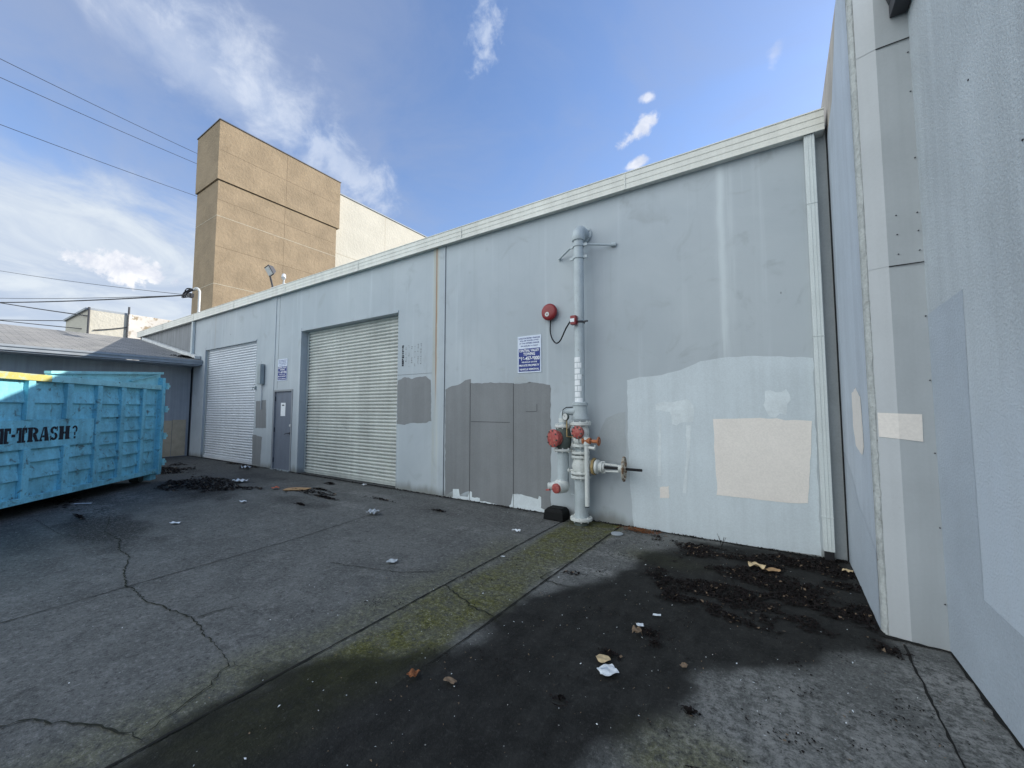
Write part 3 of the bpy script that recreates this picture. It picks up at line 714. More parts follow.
# chipped plaster corner of the fin
ck = MB(); rr = random.Random(2); zz = 0
prev = None
while zz <= FT+.01:
    a = Vector((.621+rr.uniform(-.001,.001), RY+.064, zz)); b = Vector((.628+rr.gauss(0,.002), RY+.034, zz)); c = Vector((.648+rr.gauss(0,.003), RY+.018, zz)); d = Vector((.672, RY+.028, zz))
    cur = (a, b, c, d)
    if prev:
        for k in range(3): ck.face([prev[k], prev[k+1], cur[k+1], cur[k]], 0)
    prev = cur; zz += .045
ck.build('plaster_corner', M['chipped'], rb_)
# bent sheet-metal cladding on the end of the fin
cl = MB()
P0, P1, P2 = (.656, RY+.022), (.765, RY-.012), (.951, RY-.004)
CT = 4.70
for (za, zb, off) in ((0, 2.645, .0), (2.635, 4.315, .003), (4.305, 5.3, .006)):
    zb2 = min(zb, 5.3)
    for (a, b, mi) in ((P0, P1, 0), (P1, P2, 1)):
        cl.face([(a[0],a[1]-off,za+.003),(b[0],b[1]-off,za+.003),(b[0],b[1]-off,zb2),(a[0],a[1]-off,zb2)], mi)
    cl.face([(P0[0],P0[1]-off,zb2),(P1[0],P1[1]-off,zb2),(P2[0],P2[1]-off,zb2),(P2[0],RY+.06,zb2),(P0[0],RY+.06,zb2)], 0)
    if za > 1: cl.box((P1[0], P1[1]-off-.003, za-.004), (P2[0]-.004, P1[1]-off-.0005, za+.003), 3)
# beige repaint band
def onclad(a, b, z): return a
cl.face([(P0[0]+.006,P0[1]-.006,1.40),(P1[0],P1[1]-.0035,1.39),(P1[0],P1[1]-.0035,1.57),(P0[0]+.006,P0[1]-.006,1.575)], 2)
cl.face([(P1[0],P1[1]-.0035,1.39),(.885,P1[1]+.001,1.375),(.888,P1[1]+.001,1.565),(P1[0],P1[1]-.0035,1.57)], 2)

cl.build('metal_cladding', [M['clad'], M['clad_shaded'], M['patch_beige'], M['black']], rb_)
sc_ = MB()
for z in (2.72, 2.86, 3.0):
    for x in (.70, .745, .82, .93): sc_.lathe((x, (RY+.012 if x < .765 else RY-.014), z+random.uniform(-.01,.01)), (0,-1,0), [(0,.005),(.005,.004)], 8)
for z in (.3,.8,1.3,1.8,2.25,3.4,3.9,4.2): sc_.lathe((.938, RY-.010, z), (0,-1,0), [(0,.005),(.005,.004)], 8)
build_each(sc_, 'screw', M['dark_metal'], rb_)
gt = MB()
gt.hexa([(RX-.12, -8.9, 4.60), (RX-.004, -8.9, 4.60), (RX-.004, RY-.02, 4.60), (RX-.10, RY-.02, 4.60), (RX-.14, -8.9, 4.76), (RX-.004, -8.9, 4.76), (RX-.004, RY-.02, 4.76), (RX-.14, RY-.02, 4.76)])
gt.box((RX-.10, RY-.25, 4.50), (RX-.004, RY-.02, 4.60))
gt.build('gutter', M['dark_metal'], rb_, .005)
r2 = MB(); r2.box((RX, -8.9, 4.72), (10.9, RY+.1, 4.80)); r2.build('roof', M['fascia'], rb_)
bl_ = MB()
for (y, z) in ((3.0, 3.35), (2.55, 2.75), (2.75,1.3)): bl_.lathe((RX, y, z), (-1,0,0), [(0,.006),(.004,.005)], 8)
build_each(bl_, 'anchor_bolt', M['dark_metal'], rb_)

# ------------------------------------------------------------------ LEFT BUILDING
lb = thing('shingled_building', (-20, -1, 0), 'low charcoal building with grey shingle roof behind the blue dumpster', 'building')
LX, EX = -16.95, -16.15
l = MB(); l.box((-27.4, -12, 0), (LX, FY-.02, 3.16))
for k in range(60):
    y = -11.9+k*.305
    if False: l.box((LX+.0005, y, .02), (LX+.003, y+.012, 3.1), 1)
l.build('wall', [M['left_wall'], M['black']], lb)
tp = MB(); tp.box((LX+.004, 4.30, .02), (LX+.02, 4.985, 1.215)); tp.box((LX+.004, 5.0, .02), (LX+.02, 5.37, 1.24)); build_each(tp, 'plywood_panel', M['left_tan'], lb)
cn = MB(); cn.box((LX+.004, 5.445, .0), (LX+.010, 5.459, 3.0)); cn.build('corner_gap', M['black'], lb)
rfm = MB(); sl = .212
RXg = -22.2; zr = 3.27+(EX-RXg)*sl
rfm.hexa([(RXg,-12.3,zr-.1),(EX,-12.3,3.19),(EX,FY-.002,3.19),(RXg,FY-.002,zr-.1),(RXg,-12.3,zr),(EX,-12.3,3.27),(EX,FY-.002,3.27),(RXg,FY-.002,zr)])
rfm.hexa([(-28.2,-12.3,3.17),(RXg,-12.3,zr-.1),(RXg,FY-.002,zr-.1),(-28.2,FY-.002,3.17),(-28.2,-12.3,3.25),(RXg,-12.3,zr),(RXg,FY-.002,zr),(-28.2,FY-.002,3.25)])
rfm.build('roof', M['shingle'], lb)
fb = MB(); fb.box((EX+.002, -12.3, 3.10), (EX+.045, FY+.0, 3.245)); fb.box((EX+.045, -12.3, 3.19), (EX+.075, FY, 3.25)); fb.box((LX+.01, -12.2, 3.06), (EX, FY-.03, 3.09)); fb.build('fascia', M['fascia'], lb, .004)
fl = MB(); fl.beam((-21.9, FY-.10, zr+.02-.03), (EX-.1, FY-.10, 3.36), .16, .10); fl.build('flashing', M['flash'], lb)
de = MB()
for k in range(260):
    x = -16.9+random.random()*.6; y = FY-.05-abs(random.gauss(0,.25)); z = 3.27+(EX-x)*sl+.012; s = random.uniform(.02,.05); a = random.random()*6.3
    de.face([(x+s*math.cos(a+q), y+s*math.sin(a+q), z+random.random()*.03) for q in (0,1.6,3.1,4.7)])
tag(de.build('roof_leaves', M['leaf_dark']), 'dark leaf debris in the low corner of the shingle roof', 'leaves', kind='stuff')

# ------------------------------------------------------------------ TOWER BUILDING (far)
tb = thing('tower_building', (-31, 11, 0), 'tall tan stucco tower joined to an ivory block beyond the warehouse', 'building')
TX = -30.0
c_top = PX(220.4, 119.5, TX); yc, zt = c_top.y, c_top.z
xl = PY(198.2, 137.8, yc).x; yr = PX(340.6, 184, TX).y
zcap = PX(219, 178.5, TX).z; zj1 = PX(217.6, 214.6, TX).z; zj2 = PX(215, 283, TX).z
to = MB()
to.box((xl, yc, zcap), (TX, yr, zt)); to.box((xl+.10, yc+.09, 0), (TX-.10, yr-.22, zcap-.04)); to.box((xl+.2, yc+.2, zcap-.04), (TX-.2, yr-.4, zcap), 2)
for z in (zj1, zj2): to.box((xl+.09, yc+.08, z-.018), (TX-.09, yr-.215, z+.018), 1)
ym = yc+(yr-yc)*.50
to.box((TX-.10, ym-.006, 0), (TX-.096, ym+.006, zcap-.06), 2); to.box((TX, ym-.006, zcap+.01), (TX+.004, ym+.006, zt-.02), 2)
for z in (zj1+(zcap-zj1)*.45, zj1-(zj1-zj2)*.45, zcap+(zt-zcap)*.5): to.box((TX-.1 if z < zcap else TX-.001, yc+.1, z-.008), (TX-.096 if z < zcap else TX+.003, yr-.36, z+.008), 2)
to.box((xl-.05, yc-.05, zt), (TX+.05, yr+.05, zt+.06), 3)
to.build('tower', [M['tan'], M['tan_joint_pale'], M['tan_joint_dark'], M['dark_metal']], tb)
WXX = TX-.6; pw = PX(341, 194.5, WXX); pe = PX(425, 237, WXX)
wz = (pw.z+pe.z)/2
iv = MB(); iv.box((WXX-12, yr-.35, 0), (WXX, 44, wz)); iv.box((WXX-12.1, yr-.35, wz), (WXX+.08, 44.1, wz+.09), 1)
zz_ = PX(350, 258, WXX).z; iv.box((WXX, yr-.3, zz_-.03), (WXX+.003, 44, zz_+.03), 2); iv.box((WXX, yr+5.2, 0), (WXX+.003, yr+5.24, wz), 2)
iv.build('block', [M['ivory'], M['fascia'], M['tan_joint_pale']], tb)

# far pale wall building behind the shingle roof
fbld = thing('brick_building', (-31, 6, 0), 'pale weathered brick building seen above the shingle roof', 'building')
FX = -28.6; a_ = PX(88.5, 308, FX); b_ = PX(165, 322, FX)
fbm_ = MB(); fbm_.box((FX-5, a_.y, 0), (FX, b_.y+1.5, (a_.z+b_.z)/2)); fbm_.build('wall', M['ivory'], fbld)
q1 = PX(128, 314, FX); zb_ = PX(160, 330, FX).z
f2 = MB(); f2.box((FX+.01, q1.y, 0), (FX+.12, b_.y+1.4, (a_.z+b_.z)/2+.05)); f2.build('brick_face', M['far_brick'], fbld)
f3 = MB(); f3.box((FX-5.1, a_.y-.1, (a_.z+b_.z)/2), (FX+.005, q1.y-.02, (a_.z+b_.z)/2+.10)); f3.build('coping', M['fascia'], fbld)
f4 = MB()
for px in (88.5, 128.5):
    p = PX(px, 320, FX+.08); f4.tube([(p.x, p.y, 0), (p.x, p.y, PX(px, 307, FX+.08).z)], .045, 8)
build_each(f4, 'corner_pipe', M['dark_metal'], fbld)

# ------------------------------------------------------------------ DUMPSTER
D0 = Vector((-9.211, .831, 0)); U = Vector((-.702, .712, 0)); Nn = Vector((.712, .702, 0)); ZU = Vector((0,0,1))
dp = thing('roll_off_dumpster', D0+U*0-Nn*1.2, 'large turquoise open-top steel dumpster with black stencilled letters', 'dumpster')
def DP(s, n, z): return D0+U*s+Nn*n+ZU*z
def dbox(mb, s0, s1, n0, n1, z0, z1, mi=0): mb.obox(DP(s0, n0, z0), U*(s1-s0), Nn*(n1-n0), ZU*(z1-z0), mi)
S0, S1, DW = -3.4, 3.17, -2.4
sd_ = MB(); dbox(sd_, S0, S1, -.05, 0, .20, 2.03); dbox(sd_, S0, S1, DW, DW+.05, .20, 2.03); dbox(sd_, S0, S0+.05, DW+.05, -.05, .20, 2.03)
sd_.build('side_panel', M['dump'], dp)
flo = MB(); dbox(flo, S0+.05, S1, DW+.05, -.05, .20, .26); flo.build('floor', M['dump'], dp)
rim = MB(); dbox(rim, .55, S1, -.06, .075, 2.032, 2.135, 0); dbox(rim, S0, .548, -.06, .075, 2.032, 2.135, 1); dbox(rim, S0, S1, DW-.03, DW+.08, 2.032, 2.135, 0); dbox(rim, S0-.02, S0+.08, DW+.082, -.062, 2.032, 2.135, 0)
build_each(rim, 'rim', [M['dump_rim'], M['yellow']], dp, .006)
bt = MB(); dbox(bt, S0, S1, .002, .07, .20, .29); dbox(bt, S0, S1, DW-.06, DW-.002, .20, .29); build_each(bt, 'bottom_rail', M['dump'], dp, .004)
ribs_s = [-2.75, -2.1, -1.42, -.70, -.0+.30-.05, .91, 1.52, 2.09, 2.67]
for s_ in ribs_s:
    if s_ in (.25, .91): spans = ((.292, 1.0), (1.44, 2.03))
    elif s_ < .2: spans = ((.292, 1.0), (1.44, 2.03))
    else: spans = ((.292, 2.03),)
    r_ = MB()
    for z0, z1 in spans: dbox(r_, s_-.055, s_+.055, .002, .065, z0, z1)
    build_each(r_, 'rib', M['dump'], dp, .004)
tpz = MB(); dbox(tpz, S0, 1.45, .002, .045, 1.002, 1.438); tpz.build('lettering_plate', M['dump'], dp)
# pressed horizontal ledges between the ribs
edges = [S0]+[x for x in ribs_s]+[S1-.06]
lg = MB()
for a, b in zip(edges[:-1], edges[1:]):
    left_part = a < 1.4
    for z in ((1.70, .80, .55) if left_part else (1.70, 1.45, 1.18, .95, .70, .45)):
        s0, s1 = a+.058, b-.058; h = .20 if z > 1.6 else .17
        # wedge: flush at its top, standing out at its foot
        p = [DP(s0,.001,z), DP(s1,.001,z), DP(s1,.034,z), DP(s0,.034,z), DP(s0,.001,z+h), DP(s1,.001,z+h), DP(s1,.004,z+h), DP(s0,.004,z+h)]
        lg.hexa(p)
build_each(lg, 'pressed_ledge', M['dump'], dp)
ep = MB(); dbox(ep, S1, S1+.09, -.08, .09, .16, 2.30); ep.build('end_post', M['dump'], dp, .005)
eg = MB(); dbox(eg, S1+.092, S1+.16, DW, .06, .2, 2.13); eg.build('tailgate', M['dump'], dp, .005)
for z in (.42, 1.0, 1.6, 2.12):
    h_ = MB(); h_.tube([DP(S1+.13, .10, z-.07), DP(S1+.13, .10, z+.07)], .035, 10); dbox(h_, S1+.092, S1+.21, .05, .12, z-.025, z+.025); h_.build('hinge', M['dump_rim'], dp)
# raised side board on the rear half, rising towards the gate
rbm = MB()
def dhex(s0, s1, n0, n1, za0, za1, zb0, zb1, mi=0):
    rbm.hexa([DP(s0,n0,za0), DP(s1,n0,zb0), DP(s1,n1,zb0), DP(s0,n1,za0), DP(s0,n0,za1), DP(s1,n0,zb1), DP(s1,n1,zb1), DP(s0,n1,za1)], mi)
dhex(.555, S1+.06, -.03, .0, 2.137, 2.16, 2.137, 2.39)
dhex(.555, S1+.08, -.045, .05, 2.165, 2.21, 2.385, 2.435)
rbm.beam(DP(S1-.05, .02, 2.37), DP(2.3, .02, 2.17), .05, .02)
rbm.build('side_board', M['dump_rim'], dp)
ur = MB(); dbox(ur, S0, S1, -.75, -.60, .05, .198); dbox(ur, S0, S1, -1.80, -1.65, .05, .198); build_each(ur, 'skid_rail', M['iron_dark'], dp)
for n_ in (-.28, -2.1):
    rl = MB(); c = DP(S1-.05, n_, .10); rl.lathe(c-Nn*.09, Nn, [(0,.092),(.18,.092)], 18); rl.build('roller', M['iron_dark'], dp)
br_ = MB(); dbox(br_, S1-.13, S1+.05, -.10, .02, .06, .20); br_.build('roller_bracket', M['dump'], dp)
# lettering
def glyph(mb, ch, s0, s1, z0, z1, n=.0485):
    W = s1-s0; H_ = z1-z0
    def rect(a, b, c, d): mb.face([DP(s0+W*a, n, z0+H_*b), DP(s0+W*c, n, z0+H_*b), DP(s0+W*c, n, z0+H_*d), DP(s0+W*a, n, z0+H_*d)])
    def pl(*pts): mb.face([DP(s0+W*a, n, z0+H_*b) for a, b in pts])
    def arc(cx, cy, rx, ry, tx, ty, a0, a1, k=10):
        for i in range(k):
            a = rad(a0+(a1-a0)*i/k); b = rad(a0+(a1-a0)*(i+1)/k)
            pl((cx+rx*math.cos(a), cy+ry*math.sin(a)), (cx+rx*math.cos(b), cy+ry*math.sin(b)), (cx+(rx-tx)*math.cos(b), cy+(ry-ty)*math.sin(b)), (cx+(rx-tx)*math.cos(a), cy+(ry-ty)*math.sin(a)))
    if ch == 'T':
        rect(0,.82,.47,1); rect(.53,.82,1,1); rect(0,.64,.14,.82); rect(.86,.64,1,.82)
        rect(.24,.13,.48,.82); rect(.52,.13,.76,.82); rect(.12,0,.48,.13); rect(.52,0,.88,.13)
    if ch == '-': rect(0,.40,1,.58)
    if ch == 'R':
        rect(.06,.13,.42,.87); rect(0,0,.48,.13); rect(0,.87,.44,1)
        arc(.46,.73,.46,.27,.30,.14,-90,90); pl((.44,.44),(.74,.50),(.92,.12),(1,.12),(1,0),(.70,0))
    if ch == 'A':
        pl((.06,.12),(.20,.12),(.46,.98),(.34,.98)); pl((.44,1),(.72,1),(1.0,.12),(.56,.12)); rect(.0,0,.30,.12); rect(.54,0,1,.12); pl((.27,.26),(.53,.26),(.50,.40),(.31,.40))
    if ch == 'S':
        arc(.48,.73,.46,.27,.34,.15,20,265); arc(.52,.28,.46,.28,.34,.15,-160,88); rect(.80,.66,.94,1); rect(.06,0,.20,.33)
    if ch == 'H':
        rect(.05,.12,.42,.88); rect(.58,.12,.95,.88); rect(0,0,.42,.12); rect(0,.88,.42,1); rect(.58,0,1,.12); rect(.58,.88,1,1); rect(.42,.42,.49,.58); rect(.51,.42,.58,.58)
    if ch == '?':
        arc(.48,.72,.42,.28,.24,.13,-60,165); rect(.40,.26,.62,.50); rect(.36,0,.66,.17)
def s_of(px): 
    d = ray(px, 432); p0 = DP(0, .048, 0)-Vector((0,0,CAM_H)); t = p0.dot(Nn)/d.dot(Nn); return (d*t-D0+Vector((0,0,0))).dot(U)
tx = MB()
for ch, a, b in (('T',-3,11),('-',11.8,15.6),('T',16.5,27.2),('R',27.8,39.3),('A',39.8,49.3),('S',50.2,58),('H',59,70),('?',71.6,78)):
    glyph(tx, ch, s_of(a), s_of(b), 1.105, 1.325)
tx.build('lettering', M['letter'], dp)

# ------------------------------------------------------------------ SPRINKLER RISER
RYP = 5.24
ref = PY(580.5, 440, RYP); CX = ref.x
rs = thing('fire_sprinkler_riser', (CX, RYP, 0), 'tall grey fire sprinkler riser pipe with valves and red covers on the wall', 'pipe')
def Zp(py, px=580): return PY(px, py, RYP).z
def Xp(px, py): return PY(px, py, RYP).x
def V(x, z, y=RYP): return Vector((x, y, z))
up_ = MB(); ztop = Zp(234)
up_.tube([V(CX, Zp(410)), V(CX, ztop-.04)], .072, 20)
k = []
for i in range(9):
    a = rad(90*i/8); k.append(V(CX+.10-.10*math.cos(a), ztop-.04+.10*math.sin(a), RYP+0))
k = [Vector((CX, RYP+.11-.11*math.cos(rad(90*i/8)), ztop-.04+.11*math.sin(rad(90*i/8)))) for i in range(9)]+[Vector((CX, FY+.02, ztop+.07))]
up_.tube(k, .088, 20); up_.lathe((CX, RYP, ztop-.10), (0,0,1), [(0,.088),(.01,.094),(.06,.094),(.07,.085)], 20)
up_.flange((CX, FY-.02, ztop+.07), (0,1,0), .12, .03, 6)
up_.build('upper_pipe', M['pipe'], rs)
st_ = MB()
zb1, zb2 = Zp(245.5), Zp(257.5)
for z in (zb1, zb2):
    st_.lathe((CX, RYP, z-.02), (0,0,1), [(0,.078),(.0,.085),(.04,.085),(.04,.078)], 20)
    for sgn in (-1, 1): st_.box((CX+sgn*.105-.03, RYP-.012, z-.02), (CX+sgn*.105+.03, RYP+.012, z+.02))
l1 = PY(559, 259.5, FY-.02); l2 = PY(614.5, 244.5, FY-.02)
st_.tube([V(CX-.11, zb1+.01), l1], .016, 8); st_.tube([V(CX+.11, zb1), l2+Vector((-.03,0,0))], .016, 8)
st_.lathe(l1+Vector((0,.03,0)), (0,-1,0), [(0,.03),(.02,.03)], 10); st_.lathe(l2+Vector((0,.03,0)), (0,-1,0), [(0,.035),(.02,.035)], 10); st_.tube([l2+Vector((-.04,-.02,0)), l2+Vector((.02,0,0))], .028, 8)
st_.build('strut_brace', M['pipe'], rs)
sk = MB(); zz0, zz1 = Zp(409), Zp(357); n_ = 9
for i in range(n_):
    z0 = zz0+(zz1-zz0)*i/n_+.006; z1 = z0+(zz1-zz0)/n_-.014
    for (a0, a1) in ((206, 322),) if i < 2 else (((210, 262), (268, 312)) if i % 2 else ((208, 296),)):
        for j in range(8):
            a = rad(a0+(a1-a0)*j/8); b = rad(a0+(a1-a0)*(j+1)/8); r_ = .0735
            sk.face([(CX+r_*math.cos(a), RYP+r_*math.sin(a), z0), (CX+r_*math.cos(b), RYP+r_*math.sin(b), z0), (CX+r_*math.cos(b), RYP+r_*math.sin(b), z1), (CX+r_*math.cos(a), RYP+r_*math.sin(a), z1)])
sk.build('pipe_stickers', M['label_white'], rs)
# reducer, flanges, valve bodies from top to bottom
zr0 = Zp(419); zr1 = Zp(404)
rd = MB(); rd.lathe((CX, RYP, zr0), (0,0,1), [(0,.118),(.02,.118),(.05,.105),(zr1-zr0-.03,.098),(zr1-zr0-.02,.112),(zr1-zr0+.02,.112),(zr1-zr0+.03,.08)], 24); rd.build('reducer', M['pipe'], rs)
def fl_(name, z, r=.145, t=.035, mat='pipe_white', x=None):
    mb = MB(); mb.flange(V(CX if x is None else x, z), (0,0,1), r, t, 8); return mb.build(name, M[mat], rs)
f1 = Zp(423.5); fl_('flange', f1, .150, .05)
cv = MB(); zt_, zb_v = f1-.02, Zp(446)
cv.lathe(V(CX, zb_v), (0,0,1), [(0,.085),(.05,.095),(.10,.115),(.20,.125),(zt_-zb_v-.06,.115),(zt_-zb_v,.09)], 24)
cvo = cv.build('check_valve', M['pipe_white'], rs)
cc = Vector((CX+.03, RYP-.10, Zp(432))); dirc = Vector((-.15, -1, .05)).normalized()
rc = MB(); rc.lathe(cc, dirc, [(0,.075),(.05,.085),(.052,.088),(.072,.088),(.082,.075)], 20); rc.build('red_cover', M['red'], cvo)
rcb = MB()
for q in range(8):
    a = rad(45*q+10); u_ = dirc.cross(ZU).normalized(); v_ = u_.cross(dirc)
    rcb.lathe(cc+dirc*.07+(u_*math.cos(a)+v_*math.sin(a))*.074, dirc, [(0,.011),(.025,.011)], 6)
build_each(rcb, 'cover_bolt', M['iron_dark'], cvo)
fl_('flange', Zp(445), .135, .045)
# main drain branch to the right
db = MB(); zd = Zp(440)+.005; xd = Xp(590, 441)
db.tube([V(CX, zd, RYP-.05), V(xd-.03, zd, RYP-.12)], .052, 16); db.tube([V(CX-.02, zd, RYP-.08), V(CX+.05, zd, RYP-.10)], .07, 16)
dbo = db.build('drain_branch', M['pipe_white'], rs)
ru = MB(); ru.tube([V(xd-.05, zd, RYP-.12), V(xd+.06, zd, RYP-.13)], .042, 12); ru.lathe(V(xd-.055, zd, RYP-.12), (1,-.1,0), [(0,.05),(.03,.05)], 8); ru.tube([V(xd+.06,zd,RYP-.13), V(Xp(600,439),zd,RYP-.14)], .016, 8); ru.build('rusty_union', M['rust'], dbo)
lv = MB(); xe = Xp(601, 440); lv.tube([V(xe-.07,zd-.005,RYP-.14), V(xe+.02,zd-.005,RYP-.14)], .025, 10)
hw = []
for q in range(13): a = rad(30*q); hw.append(V(xe+.02, zd+.055*math.sin(a), RYP-.14+.055*math.cos(a)))
lv.tube(hw, .009, 6, cap=False); lv.tube([V(xe+.02,zd-.055,RYP-.14), V(xe+.02,zd+.055,RYP-.14)], .007, 6); lv.build('small_valve_wheel', M['rust'], dbo)
lv2 = MB(); lv2.tube([V(xd+.03,zd-.09,RYP-.12), V(xd+.12,zd-.10,RYP-.14)], .022, 10); lv2.tube([V(xd+.12,zd-.12,RYP-.14), V(xd+.13,zd-.05,RYP-.15)], .010, 6); lv2.build('test_cock', M['pipe_white'], dbo)
dpip = MB(); zdb = Zp(503); dpip.tube([V(xd, zd-.02, RYP-.12), V(xd, zdb, RYP-.12)], .032, 14); dpip.lathe(V(xd, zd-.06, RYP-.12), (0,0,1), [(0,.045),(.11,.045)], 14); dpip.build('drain_pipe', M['pipe_white'], rs)
dpe = MB(); dpe.lathe(V(xd, zdb-.012, RYP-.12), (0,0,1), [(0,.028),(.0125,.028)], 12); dpe.build('drain_outlet', M['black'], rs)
sp1 = MB(); sp1.tube([V(CX, Zp(446)), V(CX, Zp(455))], .075, 18); sp1.build('spool', M['pipe'], rs)
fl_('flange', Zp(452.5), .130, .035); fl_('flange', Zp(456.5), .130, .035)
gv = MB(); za, zb__ = Zp(456), Zp(475)
gv.lathe(V(CX, zb__), (0,0,1), [(0,.09),(.06,.105),((za-zb__)*.5,.128),(za-zb__-.05,.10),(za-zb__,.09)], 24)
zg = Zp(467, 600); xg1 = Xp(593, 467)
gv.tube([V(CX, zg), V(xg1, zg)], .085, 20)
gvo = gv.build('gate_valve', M['pipe_white'], rs)
bn = MB(); bn.lathe(V(xg1-.01, zg), (1,0,0), [(0,.07),(.012,.118),(.045,.118),(.05,.07)], 8); bn.build('bonnet_flange', M['brass'], gvo)
bn2 = MB(); xg2 = Xp(603, 467); bn2.lathe(V(xg1+.045, zg), (1,0,0), [(0,.10),(.03,.10),(.05,.07),(xg2-xg1-.02,.055)], 16)
for dz in (-.05, .05): bn2.beam(V(xg2-.02, zg+dz), V(Xp(619,467), zg+dz*.75), .03, .022)
bn2.lathe(V(xg2-.02, zg), (1,0,0), [(0,.08),(.02,.08)], 12); bn2.lathe(V(Xp(619,467), zg), (1,0,0), [(0,.05),(.04,.045)], 12)
for dz in (-.07, .07): bn2.lathe(V(xg2-.03, zg+dz), (1,0,0), [(0,.013),(.06,.013)], 6)
bn2.build('yoke', M['pipe_white'], gvo)
xw = Xp(624, 467); hwm = MB(); ring = []
for q in range(33): a = 2*math.pi*q/32; ring.append(V(xw-.022*math.cos(a), zg+.150*math.sin(a), RYP+.148*math.cos(a)))
hwm.tube(ring, .017, 8, cap=False)
for q in range(5): a = 2*math.pi*q/5+.3; hwm.tube([V(xw-.01, zg), V(xw-.022*math.cos(a), zg+.148*math.sin(a), RYP+.146*math.cos(a))], .012, 6)
hwm.lathe(V(xw-.035, zg), (1,0,0), [(0,.035),(.06,.03)], 10); hwm.build('handwheel', M['wheel'], gvo)
stm = MB(); stm.tube([V(xg2, zg), V(Xp(642, 468), zg)], .018, 10); stm.build('valve_stem', M['black'], gvo)
fl_('flange', Zp(472.5), .140, .03); fl_('flange', Zp(476.5), .140, .035)
lp = MB(); lp.tube([V(CX, Zp(478)), V(CX, Zp(517))], .092, 22); zc_ = Zp(499); lp.lathe(V(CX, zc_-.006), (0,0,1), [(0,.092),(.0,.095),(.012,.095),(.012,.092)], 22); lp.tube([V(CX-.08,zc_+.04), V(CX-.15,zc_+.045)], .014, 8); lp.build('lower_pipe', M['pipe'], rs)
fl_('flange', Zp(518), .155, .04)
bp_ = MB(); bp_.tube([V(CX, -.02), V(CX, Zp(518))], .10, 20); bp_.build('foot_pipe', M['iron_dark'], rs)
# fire department branch on the left
YL = 5.20
def XL(px, py): return PY(px, py, YL).x
def ZL(px, py): return PY(px, py, YL).z
xb_ = XL(563, 440)
lbp = MB()
def W_(x, z, y=YL): return Vector((x, y, z))
lbp.tube([W_(xb_, ZL(559,482)), W_(xb_, ZL(559,450))], .083, 20)
for q in (): pass
lbp.build('branch_pipe', M['pipe'], rs)
fa = MB(); fa.flange(W_(xb_, ZL(560,449.5)), (0,0,1), .135, .035, 8); fa.build('flange', M['pipe_white'], rs); fa = MB(); fa.flange(W_(xb_, ZL(560,426)), (0,0,1), .115, .04, 8); fa.build('flange', M['pipe_white'], rs)
vb = MB(); z0_, z1_ = ZL(560,449), ZL(560,426); vb.lathe(W_(xb_, z0_), (0,0,1), [(0,.09),(.06,.115),((z1_-z0_)*.55,.125),(z1_-z0_,.09)], 20); vbo = vb.build('branch_check_valve', M['iron_dark'], rs)
c2 = Vector((xb_-.03, YL-.09, ZL(556,437.5))); d2 = Vector((-.45, -.9, 0)).normalized()
rc2 = MB(); rc2.lathe(c2, d2, [(0,.10),(.07,.12),(.072,.128),(.10,.128),(.112,.11)], 24); rc2.build('red_cover', M['red'], vbo)
rb2 = MB()
for q in range(8):
    a = rad(45*q+10); u_ = d2.cross(ZU).normalized(); v_ = u_.cross(d2)
    rb2.lathe(c2+d2*.095+(u_*math.cos(a)+v_*math.sin(a))*.108, d2, [(0,.012),(.028,.012)], 6)
build_each(rb2, 'cover_bolt', M['iron_dark'], vbo)
el = MB(); ze = ZL(561,421)
el.tube([W_(xb_, z1_), W_(xb_, ze+.02)], .058, 16)
el.tube([W_(xb_, ze)]+[W_(xb_+.10-.10*math.cos(rad(11.25*i)), ze+.04+.10*math.sin(rad(11.25*i))) for i in range(9)]+[W_(CX-.05, ze+.14)], .055, 16)
el.build('branch_elbow', M['pipe'], rs)
cr = MB(); cr.lathe(W_(xb_, ZL(560,422)), (0,0,1), [(0,.062),(.055,.062)], 16); cr.build('coupling', M['pipe_white'], rs)
# siamese inlet at the foot of the branch
zsi = ZL(560,485); si = MB()
si.tube([W_(xb_, ZL(560,480)), W_(xb_-.005, zsi+.03, YL-.01), W_(xb_-.02, zsi-.02, YL-.05)], [.083,.11,.10], 20)
si.tube([W_(xb_, zsi, YL), W_(xb_-.03, zsi-.02, YL-.14)], [.105,.078], 18)
si.tube([W_(xb_-.02, zsi, YL-.03), W_(xb_-.14, zsi-.01, YL-.08)], [.085,.055], 16)
sio = si.build('siamese_inlet', M['pipe_white'], rs)
rc3 = MB(); dd = Vector((-.25,-.95,-.05)).normalized(); rc3.lathe(W_(xb_-.03, zsi-.02, YL-.14), dd, [(0,.068),(.035,.068),(.045,.055)], 16); rc3.build('red_cap', M['red'], sio)
rc4 = MB(); rc4.lathe(W_(xb_-.14, zsi-.01, YL-.08), (-.9,-.4,-.1), [(0,.052),(.05,.052),(.06,.04)], 14)
rc4.build('hose_cap', M['pipe_white'], sio)
rc5 = MB(); rc5.beam(W_(xb_-.15, zsi-.055, YL-.13), W_(xb_-.21, zsi-.065, YL-.12), .03, .02); rc5.build('cap_lug', M['red'], sio)
